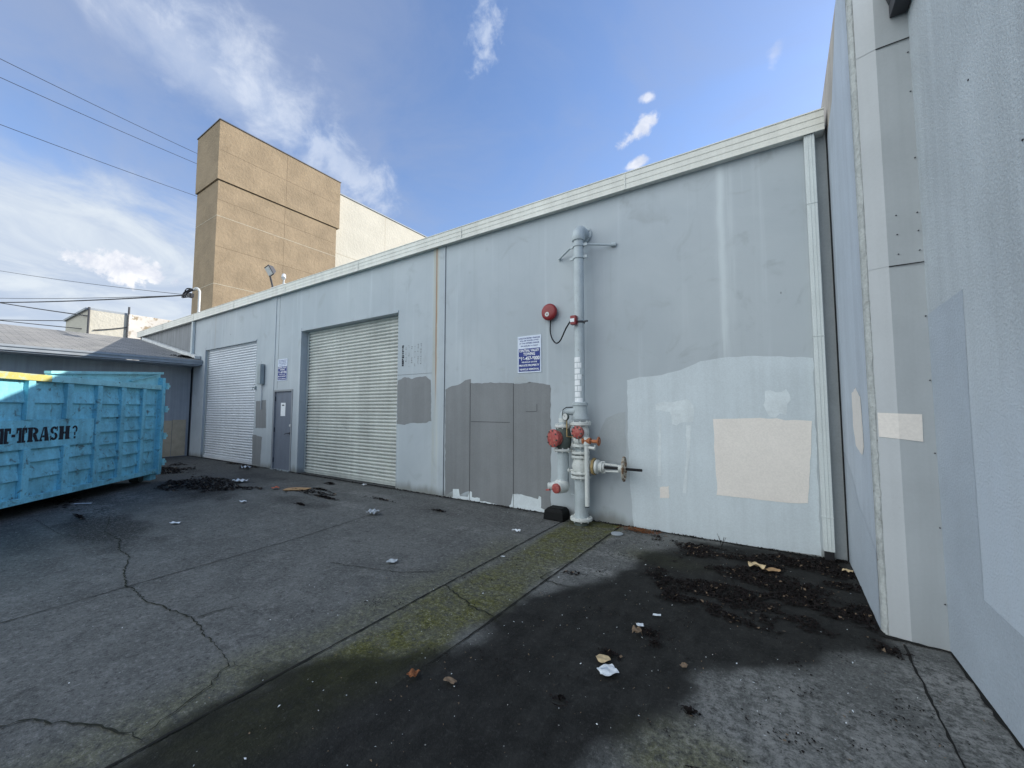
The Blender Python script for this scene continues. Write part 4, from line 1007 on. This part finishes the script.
# gauge with its looped tube
ga = MB(); gc = Vector((Xp(566.5,416)+.07, RYP-.14, Zp(416.5,566))); gd_ = Vector((-.35,-.94,0)).normalized()
ga.lathe(gc, gd_, [(0,.050),(.03,.053),(.035,.053)], 20); ga.build('gauge_body', M['iron_dark'], rs)
gf = MB(); gf.lathe(gc+gd_*.0352, gd_, [(0,.047),(.002,.047)], 20); gfo = gf.build('gauge_dial', M['white'], rs)
gn = MB(); u_ = gd_.cross(ZU).normalized(); gn.beam(gc+gd_*.040, gc+gd_*.040+u_*.02+ZU*.02, .004, .003); gn.build('gauge_needle', M['black'], gfo)
tu = MB(); tu.tube([gc+Vector((-.01,.02,-.05)), gc+Vector((-.01,.02,-.28)), V(CX-.08, gc.z-.29, RYP-.05)], .010, 8)
tu.build('gauge_stem', M['brass'], rs)
tl = MB(); pts = [gc+Vector((-.055,.02,0))+Vector((-.02,0,.0)), gc+Vector((-.075,.02,.05)), gc+Vector((-.07,.03,.10)), gc+Vector((-.03,.05,.13)), gc+Vector((.05,.08,.135)), V(CX-.08, gc.z+.13, RYP-.02)]
tl.tube(pts, .007, 8); tl.build('gauge_tube', M['black'], rs)
tie = MB(); tie.tube([W_(xb_+.07, ZL(566,470)), V(CX-.10, ZL(566,470))], .02, 8); tie.lathe(W_(xb_+.07, ZL(566,470)), (1,0,0), [(0,.03),(.03,.03)], 6); tie.build('cross_tie', M['pipe_white'], rs)

# ---- bell, switch and cable
bz = PY(549, 312, FY-.08)
be = thing('alarm_bell', (bz.x, FY, bz.z), 'round dark red fire alarm bell mounted high left of the riser pipe', 'alarm bell')
b1 = MB(); b1.lathe((bz.x, FY-.035, bz.z), (0,-1,0), [(0,.112),(.02,.130),(.045,.132),(.06,.124),(.072,.105),(.078,.06),(.079,.0)], 32); b1.build('gong', M['red_bell'], be)
b2 = MB(); b2.box((bz.x-.07, FY-.034, bz.z-.08), (bz.x+.07, FY, bz.z+.08)); b2.build('back_box', M['red_bell'], be, .005)
b3 = MB(); b3.lathe((bz.x-.018, FY-.1085, bz.z-.04), (0,-1,0), [(0,.036),(.008,.036)], 18, 0); b3.lathe((bz.x-.018, FY-.1166, bz.z-.04), (0,-1,0), [(0,.012),(.004,.010)], 10, 1); b3.build('centre_plate', [M['white'], M['red_bell']], be)
fz = PY(574.5, 320.5, RYP-.10)
fs = thing('flow_switch', (fz.x, RYP, fz.z), 'small dark red switch box with white label clamped to the riser', 'switch')
s1 = MB(); s1.box((fz.x-.045, RYP-.155, fz.z-.065), (fz.x+.04, RYP-.075, fz.z+.065)); s1.build('housing', M['red_bell'], fs, .008)
s2 = MB(); s2.box((fz.x-.042, RYP-.159, fz.z-.03), (fz.x+.02, RYP-.1562, fz.z+.02)); s2.build('label_plate', M['label_white'], fs)
s3 = MB(); s3.lathe((CX, RYP, fz.z-.03), (0,0,1), [(0,.073),(.0,.080),(.03,.080),(.03,.073)], 18); s3.beam((CX+.06,RYP-.02,fz.z-.015), (CX+.14,RYP-.03,fz.z-.01), .03, .02); s3.build('strap', M['dark_metal'], fs)
cab = MB(); A = Vector((bz.x, FY-.03, bz.z-.12)); B = Vector((fz.x-.04, RYP-.11, fz.z+.02)); pts = []
for i, (px, py, t) in enumerate(((549.5,322,0),(550,332,.1),(552,339,.25),(556,344,.4),(560,341.5,.55),(563,335,.7),(566,328,.85),(570,322,1))):
    pts.append(PY(px, py, (FY-.03)*(1-t)+(RYP-.11)*t))
pp = [A]+pts[1:-1]+[B]
# smooth the loop
def smooth(P, it=3):
    for _ in range(it):
        Q = [P[0]]
        for a, b in zip(P[:-1], P[1:]): Q += [a.lerp(b, .25), a.lerp(b, .75)]
        P = Q+[P[-1]]
    return P
cab.tube(smooth(pp, 2), .011, 8); tag(cab.build('cable', M['wire']), 'black cable looping between the red bell and the flow switch', 'cable')

# ---- towing signs
def text_mesh(mb, body, cx_, zc2, width, height, y, mi):
    cu = bpy.data.curves.new('t', 'FONT'); cu.body = body; cu.align_x = 'CENTER'; cu.align_y = 'CENTER'; cu.size = 1; cu.offset = .028
    to_ = bpy.data.objects.new('t', cu); C.objects.link(to_); bpy.context.view_layer.update()
    me = bpy.data.meshes.new_from_object(to_.evaluated_get(bpy.context.evaluated_depsgraph_get()))
    xs = [v.co.x for v in me.vertices]; ys = [v.co.y for v in me.vertices]
    sx = width/(max(xs)-min(xs)); sy = height/(max(ys)-min(ys)); mx_ = (max(xs)+min(xs))/2; my_ = (max(ys)+min(ys))/2
    for p in me.polygons: mb.face([(cx_+(me.vertices[i].co.x-mx_)*sx, y, zc2+(me.vertices[i].co.y-my_)*sy) for i in p.vertices], mi)
    bpy.data.objects.remove(to_); bpy.data.curves.remove(cu); bpy.data.meshes.remove(me)
def tow_sign(x0, x1, z0, z1, label):
    W2 = x1-x0; H2 = z1-z0; cx2 = (x0+x1)/2
    t_ = thing('towing_sign', (cx2, FY, z0), label, 'sign', 'blue and white towing signs on the warehouse wall')
    a = MB(); a.box((x0, FY-.010, z0), (x1, FY-.0035, z1)); a.build('panel', M['sign_white'], t_)
    p = MB(); Z = lambda f: z0+H2*f
    p.box((x0+.02, FY-.0125, Z(.035)), (x1-.02, FY-.0102, Z(.655)))
    p.build('blue_band', M['sign_blue'], t_)
    x = MB(); y = FY-.0135
    for st_, f, wf, hf in (('CENTRAL VALLEY', .60, .86, .070), ('TOWING', .505, .50, .082), ('916-457-8000', .385, .88, .100), ('VEHICLE CODE', .285, .66, .036), ('PRIVATE PROPERTY', .195, .86, .055), ('VEHICLE REMOVAL', .09, .84, .050)):
        text_mesh(x, st_, cx2, Z(f), W2*wf, H2*hf, y, 0)
    y2 = FY-.0112
    for s, f, wf in (('UNAUTHORIZED VEHICLES', .935, .9), ('WILL BE TOWED AWAY', .87, .8), ('AT THE OWNERS EXPENSE', .80, .84), ('24 HOURS A DAY', .725, .74)): text_mesh(x, s, cx2, Z(f), W2*wf, H2*.040, y2, 1)
    x.build('sign_text', [M['label_white'], M['sign_blue']], t_)
tow_sign(-3.442, -3.003, 2.19, 2.79, 'blue and white towing sign below the red alarm bell')
tow_sign(-11.10, -10.62, 2.36, 2.94, 'faded blue and white towing sign above the slate blue door')
# faded stencil marks on the wall right of the near roller door
fm_ = MB(); r_ = random.Random(5)
for i in range(11):
    z = 2.47+i*.04; fm_.box((-6.225, FY-.004, z), (-6.225+r_.uniform(.035,.06), FY-.0025, z+r_.uniform(.02,.038)), 0)
for c_ in range(6):
    x = -6.12+c_*.085
    for i in range(13):
        if r_.random() < .55: z = 2.45+i*.035; fm_.box((x+r_.uniform(-.012,.012), FY-.004, z), (x+r_.uniform(.014,.026), FY-.0025, z+r_.uniform(.008,.022)), 1)
tag(fm_.build('stencil_marking', [M['letter'], M['patch_dark']]), 'worn unreadable black stencil marks beside the near roller door', 'marking')

# ---- wall box with conduit left of the door
wb = thing('utility_box', (-11.87, FY, 2.4), 'narrow dark grey utility box on the wall between door and far roller door', 'utility box')
m1 = MB(); m1.box((-11.98, FY-.13, 2.30), (-11.80, FY-.02, 2.86)); m1.build('cabinet', M['frame'], wb, .008)
m2 = MB(); m2.box((-12.16, FY-.05, 2.34), (-11.985, FY-.003, 2.62)); m2.build('side_box', M['wall'], wb, .006)
m3 = MB(); m3.tube([(-11.9, FY-.03, 1.6), (-11.9, FY-.03, 2.30)], .012, 8); m3.build('conduit', M['wall'], wb)
m4 = MB(); m4.tube([(-12.3, FY-.02, 2.2), (-12.3, FY-.09, 2.22), (-12.3, FY-.09, 2.14)], .012, 8); m4.box((-12.33, FY-.03, 2.16), (-12.27, FY-.002, 2.26))
tag(m4.build('wall_hook', M['frame']), 'small grey hook fixed beside the far roller door', 'hook')

# ---- black bait box at the foot of the riser
bc = G(557, 525); bx = thing('bait_box', (bc.x, 5.30, 0), 'black plastic bait box on the ground at the foot of the riser', 'bait box')
bcx = PY(557, 520, 5.30).x; b0 = MB()
b0.hexa([(bcx-.16,5.17,.004),(bcx+.16,5.17,.004),(bcx+.16,5.42,.004),(bcx-.16,5.42,.004),(bcx-.15,5.18,.12),(bcx+.15,5.18,.12),(bcx+.15,5.41,.12),(bcx-.15,5.41,.12)]); b0.build('base', M['bait'], bx, .01)
b9 = MB(); b9.hexa([(bcx-.155,5.175,.121),(bcx+.155,5.175,.121),(bcx+.155,5.415,.121),(bcx-.155,5.415,.121),(bcx-.11,5.22,.17),(bcx+.11,5.22,.17),(bcx+.11,5.39,.17),(bcx-.11,5.39,.17)]); b9.build('lid', M['bait'], bx, .008)

# ---- rooftop floodlight bracket
fp = PY(277, 283, FY+.1); fl0 = thing('floodlight', (fp.x, FY+.1, 4.93), 'white faced floodlight on a bracket above the warehouse coping', 'floodlight')
m = MB(); x0 = fp.x; m.tube([(x0, FY+.1, 4.93), (x0, FY+.1, 5.05)], .03, 10); m.tube([(x0-.30, FY+.1, 5.05), (x0+.45, FY+.1, 5.05)], .028, 10); m.build('bracket', M['white'], fl0)
hx_ = PY(269, 271, FY-.05); m = MB(); cc0 = Vector((hx_.x, FY-.05, hx_.z)); nf = Vector((-.12, -.74, -.46)).normalized(); uf = nf.cross(ZU).normalized(); vf = uf.cross(nf)*1
def fbx(mb, hw_, hh, d0, d1, mi=0, s=1.0):
    p = [cc0+uf*a*hw_+vf*b*hh+nf*c for c in (d0,) for a, b in ((-1,-1),(1,-1),(1,1),(-1,1))]+[cc0+uf*a*hw_*s+vf*b*hh*s+nf*d1 for a, b in ((-1,-1),(1,-1),(1,1),(-1,1))]
    mb.hexa(p, mi)
fbx(m, .10, .075, -.13, .0, 0, 1.9); m.build('lamp_housing', M['dark_metal'], fl0)
m = MB(); fbx(m, .155, .112, .002, .010); m.build('lamp_glass', M['white'], fl0)
m = MB(); m.tube([(x0-.25, FY+.1, 5.05), (x0-.25, FY+.1, 5.12), cc0+Vector((0,.03,-.12))], .025, 8); m.build('knuckle', M['dark_metal'], fl0)
m = MB(); m.tube([(x0+.35, FY+.1, 5.05), (x0+.42, FY+.08, 5.22)], .022, 8); m.tube([(x0+.42,FY+.08,5.22),(x0+.52,FY+.02,5.26),(x0+.58,FY-.02,5.16)], [.045,.05,.055], 10); m.build('spare_lamp_holder', M['conduit'], fl0)

# ---- weatherhead and service drop
wp = PY(199, 305, FY+.35); wt_ = thing('service_mast', (wp.x, FY+.35, 4.7), 'white service mast with weatherhead at the left end of the warehouse roof', 'service mast')
ztm = PY(199, 292, FY+.35).z; m = MB(); x0 = wp.x
m.tube([(x0, FY+.35, 4.6), (x0, FY+.35, ztm)]+[(x0-.14+.14*math.cos(rad(22.5*i)), FY+.35-.1*i/6, ztm+.14*math.sin(rad(22.5*i))) for i in range(1, 7)], .04, 12); m.build('mast', M['white'], wt_)
m = MB(); hc = Vector((x0-.35, FY+.2, ztm-.02))
for i in range(9):
    a = random.uniform(-.2, .25); m.tube(smooth([Vector((x0-.2, FY+.28, ztm+.08)), hc+Vector((-.1*i/3, -.05, .10+a*.4)), hc+Vector((-.15-.1*i/2, -.1, a*.6)), hc+Vector((-.1-.08*i, -.05, -.10-abs(a)*.3)), hc+Vector((.1, 0, -.12))], 2), .014, 6)
m.box((hc.x-.1, hc.y-.08, hc.z-.18), (hc.x+.12, hc.y+.06, hc.z-.04)); m.build('drip_loops', M['wire'], wt_)
def wire(label, pts, r, sag=0):
    P = [Vector(p) for p in pts]
    Q = []
    for a, b in zip(P[:-1], P[1:]):
        for i in range(16): t = i/16; q = a.lerp(b, t); q.z -= sag*4*t*(1-t); Q.append(q)
    Q.append(P[-1]); m = MB(); m.tube(Q, r, 6); tag(m.build('overhead_wire', M['wire']), label, 'wire', 'overhead wires')
def at(px, py, dist): return Vector((0,0,CAM_H))+DIR(px, py)*dist
hd = Vector((x0-.45, FY+.15, ztm-.1))
# low service drops from the mast to a pole line off to the left
for lab, (px, py, dist), r in (('thick twisted service wire running level from the mast, lower of the close pair', (-120, 299, 45), .035), ('service wire arriving at the mast just above the thick twisted cable', (-120, 292, 45), .016),
                        ('thin wire sloping down to the mast from the left above the others', (-120, 247, 45), .014)):
    wire(lab, [hd, at(px, py, dist)], r*.7, .25)
fwp = Vector(PX(128.5, 318, FX+.08))
wire('thin wire falling rightwards to the tall pipe at the corner of the pale brick building', [PX(88.5, 316, FX+.08), at(-120, 278, 60)], .03, .2)
wire('wire running level just below the mast wires to the brick building corner pipe', [PX(129, 321, FX+.08), at(-120, 316, 60)], .025, .1)
wire('wire curving up to the brick building from low above the shingle roof', [Vector(PX(165, 320, FX+.08)), Vector(PX(95, 330, FX+.08)), at(-120, 305, 60)], .022, .1)
# three high lines passing behind the tower
ang = 0
for lab, (x1_, y1_), (x2_, y2_) in (('topmost thin wire crossing the sky to the tan tower', (-80, 19), (300, 199)), ('middle of the three high wires running behind the tan tower', (-80, 41), (300, 205)), ('lowest of the three high wires running behind the tan tower', (-80, 94), (300, 230))):
    wire(lab, [at(x1_, y1_, 48), at(x2_, y2_, 70)], .020, .35)

# ------------------------------------------------------------------ LITTER
def scrap(name, px, py, sz_, mat, label, cat, crumple=.02, n=5, rot=None, asp=1.0, group=None, seed=0, thick=.0, lift=.014, ink=None):
    r = random.Random(seed*31+int(px)); c = G(px, py); rot = r.random()*6.28 if rot is None else rot
    mb = MB(); gr_ = {}
    for i in range(n+1):
        for j in range(n+1):
            u = (i/n-.5)*sz_; v = (j/n-.5)*sz_*asp
            e = 1-.25*r.random()*(abs(i/n-.5) > .4 or abs(j/n-.5) > .4)
            u *= e; v *= e
            gr_[i,j] = (c.x+u*math.cos(rot)-v*math.sin(rot), c.y+u*math.sin(rot)+v*math.cos(rot), lift+r.random()*crumple*.5+crumple*.8*math.sin(i*1.1+j*.8+seed)**2)
    mb.v = [gr_[i, j] for i in range(n+1) for j in range(n+1)]; vi = lambda i, j: i*(n+1)+j
    def quad(i, j, mi): mb.f.append((vi(i,j), vi(i+1,j), vi(i+1,j+1), vi(i,j+1))); mb.m.append(mi); mb.s.append(False)
    for i in range(n):
        for j in range(n): quad(i, j, 1 if ink and 0 < i < n-1 and j % 2 and r.random() < .5 else 0)
    o = mb.build(name, [mat, ink] if ink else mat)
    if crumple > .008: ss = o.modifiers.new('soften', 'SUBSURF'); ss.levels = ss.render_levels = 2
    s_ = o.modifiers.new('thickness', 'SOLIDIFY'); s_.thickness = max(.0015, thick); s_.offset = 1
    return tag(o, label, cat, group)
scrap('crumpled_paper', 608, 675, .13, M['paper'], 'crumpled white printed paper on the dark ground near the centre', 'paper', .022, 5, .9, .75, ink=M['paper_ink'], seed=1)
scrap('paper_scrap', 603, 662, .085, M['cardw'], 'small khaki wrapper scrap just above the crumpled white paper', 'scrap', .016, 4, 1.0, seed=2)
scrap('leaf_clump', 637, 637, .075, M['leaf_dry'], 'curled brown leaf beside the small white card', 'leaf', .05, 5, .3, seed=3)
scrap('paper_card', 640, 627, .055, M['paper'], 'small square white card above the curled brown leaf', 'paper', .004, 3, .5, .8, seed=4)
scrap('paper_card', 657, 617, .07, M['paper'], 'small oblong white card on the dark ground', 'paper', .004, 3, .35, .45, seed=5)
scrap('food_wrapper', 757, 570, .16, M['cardw'], 'crumpled tan food wrapper, left of two below the beige square', 'wrapper', .06, 4, .2, .7, seed=6)
scrap('food_wrapper', 773, 573, .15, M['card'], 'flattened tan paper bag, right of two below the beige square', 'wrapper', .03, 3, .5, .6, seed=7)
scrap('paper_scrap', 848, 574, .08, M['cardw'], 'pale scrap in the leaf pile by the inner corner', 'scrap', .03, 4, seed=8)
scrap('leaf_clump', 450, 684, .09, M['leaf_dry'], 'pale dry leaf lying on the dark ground left of centre', 'leaf', .012, 4, .1, .45, seed=9)
scrap('leaf_clump', 413, 679, .07, M['leaf_red'], 'reddish dead leaf near the slab joint', 'leaf', .03, 4, seed=10)
scrap('leaf_clump', 684, 669, .05, M['leaf_dry'], 'small brown star shaped leaf right of the crumpled paper', 'leaf', .015, 4, seed=11, asp=.8)
scrap('cardboard_sheet', 297, 490, .52, M['card'], 'flattened brown cardboard sheet in front of the near roller door', 'cardboard', .010, 4, .55, .55, seed=12, thick=.006)
scrap('plastic_bag', 241, 482.5, .36, M['paper'], 'crumpled white bag on the ground in front of the slate door', 'bag', .06, 6, .3, .5, seed=13)
scrap('plastic_bag', 246, 469.5, .20, M['paper'], 'small white cup-like scrap by the foot of the far roller door', 'bag', .10, 5, .3, seed=14)
scrap('plastic_film', 373, 515, .17, M['plastic'], 'crumpled clear plastic on the grey slab in front of the near roller door', 'plastic', .07, 6, seed=15)
scrap('plastic_film', 392, 563, .11, M['plastic'], 'flat cloudy plastic piece on the grey slab near the thin crack', 'plastic', .012, 4, seed=16)
scrap('paper_scrap', 175, 524.5, .16, M['paper'], 'white folded scrap on the open slab right of the dumpster', 'scrap', .02, 4, .5, .4, seed=17)
scrap('paper_scrap', 82, 504.5, .30, M['paper'], 'long white strip on the ground along the dumpster', 'scrap', .006, 4, .75, .16, seed=18)
scrap('paper_scrap', 364, 486, .09, M['paper'], 'white scrap at the foot of the near roller door', 'scrap', .03, 3, seed=19)
scrap('paper_scrap', 243, 503, .10, M['paper'], 'tiny white scrap on the slab below the white bag', 'scrap', .03, 3, .5, seed=20)
scrap('crushed_cup', 516, 533, .12, M['paper'], 'small white crushed cup beside the mossy strip', 'cup', .035, 5, .1, .45, seed=21)
scrap('orange_cup', 275, 489.5, .14, M['orange'], 'orange scrap touching the cardboard sheet', 'scrap', .04, 4, seed=22)
scrap('paper_scrap', 503, 558, .05, M['paper'], 'thin white sliver on the mossy strip', 'scrap', .006, 3, .3, .35, seed=23)
dc = G(617, 534.5); m = MB(); m.lathe((dc.x, dc.y, .006), (0,0,1), [(0,.075),(.010,.075),(.014,.06)], 20); tag(m.build('drain_cap', M['fascia']), 'round pale cap set in the ground near the rusty needles', 'cap')
# tiny pale chips (leaf bits, paper crumbs): uncountable specks
ch = MB(); r_ = random.Random(11)
def bit(mb, x, y, s, z0=.008, h=.01, mi=0, el=1.0):
    a = r_.random()*6.28; mb.face([(x+s*math.cos(a), y+s*math.sin(a), z0+r_.random()*h), (x+s*el*.5*math.cos(a+1.4), y+s*el*.5*math.sin(a+1.4), z0+r_.random()*h), (x-s*math.cos(a+.2), y-s*math.sin(a+.2), z0+r_.random()*h), (x+s*el*.5*math.cos(a-1.6), y+s*el*.5*math.sin(a-1.6), z0+r_.random()*h)], mi)
for i in range(3800):
    x = r_.uniform(-9, .6) if r_.random() < .5 else r_.uniform(-3.2, .9); y = r_.uniform(.6, 5.4)
    if x > J2: k_ = .85
    else: k_ = .35
    if r_.random() < k_: bit(ch, x, y, r_.choice((.002,.003,.003,.004,.004,.005,.006,.009)), .006, .006, r_.choice((0,1,1,2,2)))
tag(ch.build('debris_specks', [M['paper'], M['leaf_dry'], M['leaf_dark']]), 'tiny pale and brown debris specks scattered over the slab', 'debris', kind='stuff')
# dark rotting leaves
lf = MB()
def clump(px, py, rx, ry, n, smax=.035, ang=0, hgt=.02):
    c = G(px, py)
    for i in range(n):
        t = r_.random()*6.28; q = abs(r_.gauss(0, .5)); u = q*math.cos(t)*rx; v = q*math.sin(t)*ry
        x = c.x+u*math.cos(ang)-v*math.sin(ang); y = c.y+u*math.sin(ang)+v*math.cos(ang)
        if y > FY-.02 or (x > fx(y)-.02 and y > RY) or x > RX-.03: continue
        if x < LX+.05: continue
        bit(lf, x, y, r_.uniform(.008, smax), .006, hgt*max(.3, 1.4-q), 1 if r_.random() < .025 else 0, r_.uniform(.5, 1.6))
def leaf_field(n, x0, x1, y0, y1, dens, smin, smax, hgt, thr=.5, fs=2.2):
    X = rng.uniform(x0, x1, n); Y = rng.uniform(y0, y1, n)
    nz = fbm(X*1.0+31, Y*1.6+17, fs, 5); P = dens(X, Y)
    keep = (nz+(P-.5)*.5 > thr) & (P > .05)
    for x, y, q in zip(X[keep], Y[keep], (nz+(P-.5)*.5-thr)[keep]):
        if y > FY-.02 or (x > fx(y)-.015 and y > RY) or x > RX-.03 or x < LX+.05: continue
        bit(lf, x, y, r_.uniform(smin, smax), .006, hgt*min(1, .2+q*8), 1 if r_.random() < .03 else 0, r_.uniform(.6, 1.7))
def corner_density(X, Y):
    a = np.exp(-(((X-.35)/.75)**2+((Y-5.05)/.45)**2)); b = np.exp(-(((X-.15)/.55)**2+((Y-4.45)/.35)**2)); c_ = np.exp(-(((X-.55)/.16)**2+((Y-4.15)/.22)**2))
    d_ = .62*np.exp(-(((X+.7)/.6)**2+((Y-5.0)/.25)**2)); e_ = .55*np.exp(-(((X+.3)/1.1)**2+((Y-3.9)/.5)**2))
    bare = np.exp(-(((X-.28)/.16)**2+((Y-4.86)/.17)**2))
    return np.clip(np.maximum.reduce([a, b, c_*1.1, d_, e_])-1.2*bare, 0, 1.1)
leaf_field(30000, -2.2, .66, 3.3, 5.46, corner_density, .006, .018, .024, .515, 4.2)
leaf_field(14000, -2.9, .85, 2.0, 5.3, lambda X, Y: np.where(Y < 3.75-.25*(X-.2), .34, .45), .003, .010, .010, .585, 4.5)
def far_density(X, Y):
    c1 = G(200, 484); c2 = G(165, 470); c3 = G(240, 466); c4 = G(320, 494)
    g1 = np.exp(-(((X-c1.x)/1.4)**2+((Y-c1.y)/.7)**2)); g2 = np.exp(-(((X-c2.x)/1.6)**2+((Y-c2.y)/.5)**2)); g3 = .7*np.exp(-(((X-c3.x)/1.2)**2+((Y-c3.y)/.3)**2)); g4 = .75*np.exp(-(((X-c4.x)/.9)**2+((Y-c4.y)/.22)**2))
    return np.clip(np.maximum.reduce([g1, g2, g3, g4]), 0, 1)
leaf_field(16000, -16.9, -6.5, 2.6, 5.46, far_density, .012, .045, .035, .55, 1.8)
for a in ((690,715,.06,.05,60),(560,700,.05,.03,30),(610,655,.10,.05,90),(650,634,.16,.08,160),(655,645,.06,.05,60)): clump(*a, smax=.014)
for a in ((330,484,.2,.05,100,.05),(325,498,.45,.03,220,.04),(320,490,.35,.04,160,.04),(300,505,.2,.03,80,.03),(80,518,.35,.02,120,.03),(440,512,.3,.02,60,.03),
          (60,500,1.2,.3,200,.05),(380,500,.6,.05,60,.03)):
    clump(*a[:5], smax=a[5], hgt=.03)
# a line of leaves blown against the walls
for i in range(1500):
    x = r_.uniform(-16.5, .6); bit(lf, x, FY-.015-abs(r_.gauss(0, .03)), r_.uniform(.006,.022), .008, .02, 0)
tag(lf.build('leaf_litter', [M['leaf_dark'], M['leaf_dry']]), 'dark rotting leaves drifted over the ground and into the corners', 'leaves', kind='stuff')
nd = MB(); c = G(640, 532)
for i in range(420):
    x = c.x+r_.gauss(0, .10); y = min(FY-.02, c.y+.02-abs(r_.gauss(0, .035))); a = r_.random()*6.28; L = r_.uniform(.02,.05); z = r_.random()*.035+.008
    nd.tube([(x,y,z), (x+L*math.cos(a), min(FY-.01, y+L*math.sin(a)), max(.008, z+r_.uniform(-.015,.015)))], .0018, 4, r_.random() < .3)
tag(nd.build('pine_needles', [M['leaf_red'], M['leaf_dry']]), 'small heap of rusty pine needles against the foot of the wall', 'needles', kind='stuff')
# twigs and thin weeds at the wall foot
tw = MB()
for (px, py) in ((722,547),(560,705),(905,655),(690,765)):
    p = G(px, py)
    for k_ in range(5): a = r_.random()*6.28; tw.tube([(p.x,p.y-.02,.01), (p.x+.05*math.cos(a), p.y-.02+.02*math.sin(a), .02 if px != 722 else .10+.05*r_.random())], .002, 4)
tag(tw.build('twigs', M['leaf_dark']), 'thin dark twigs and dead weed stems on the slab', 'twigs', kind='stuff')
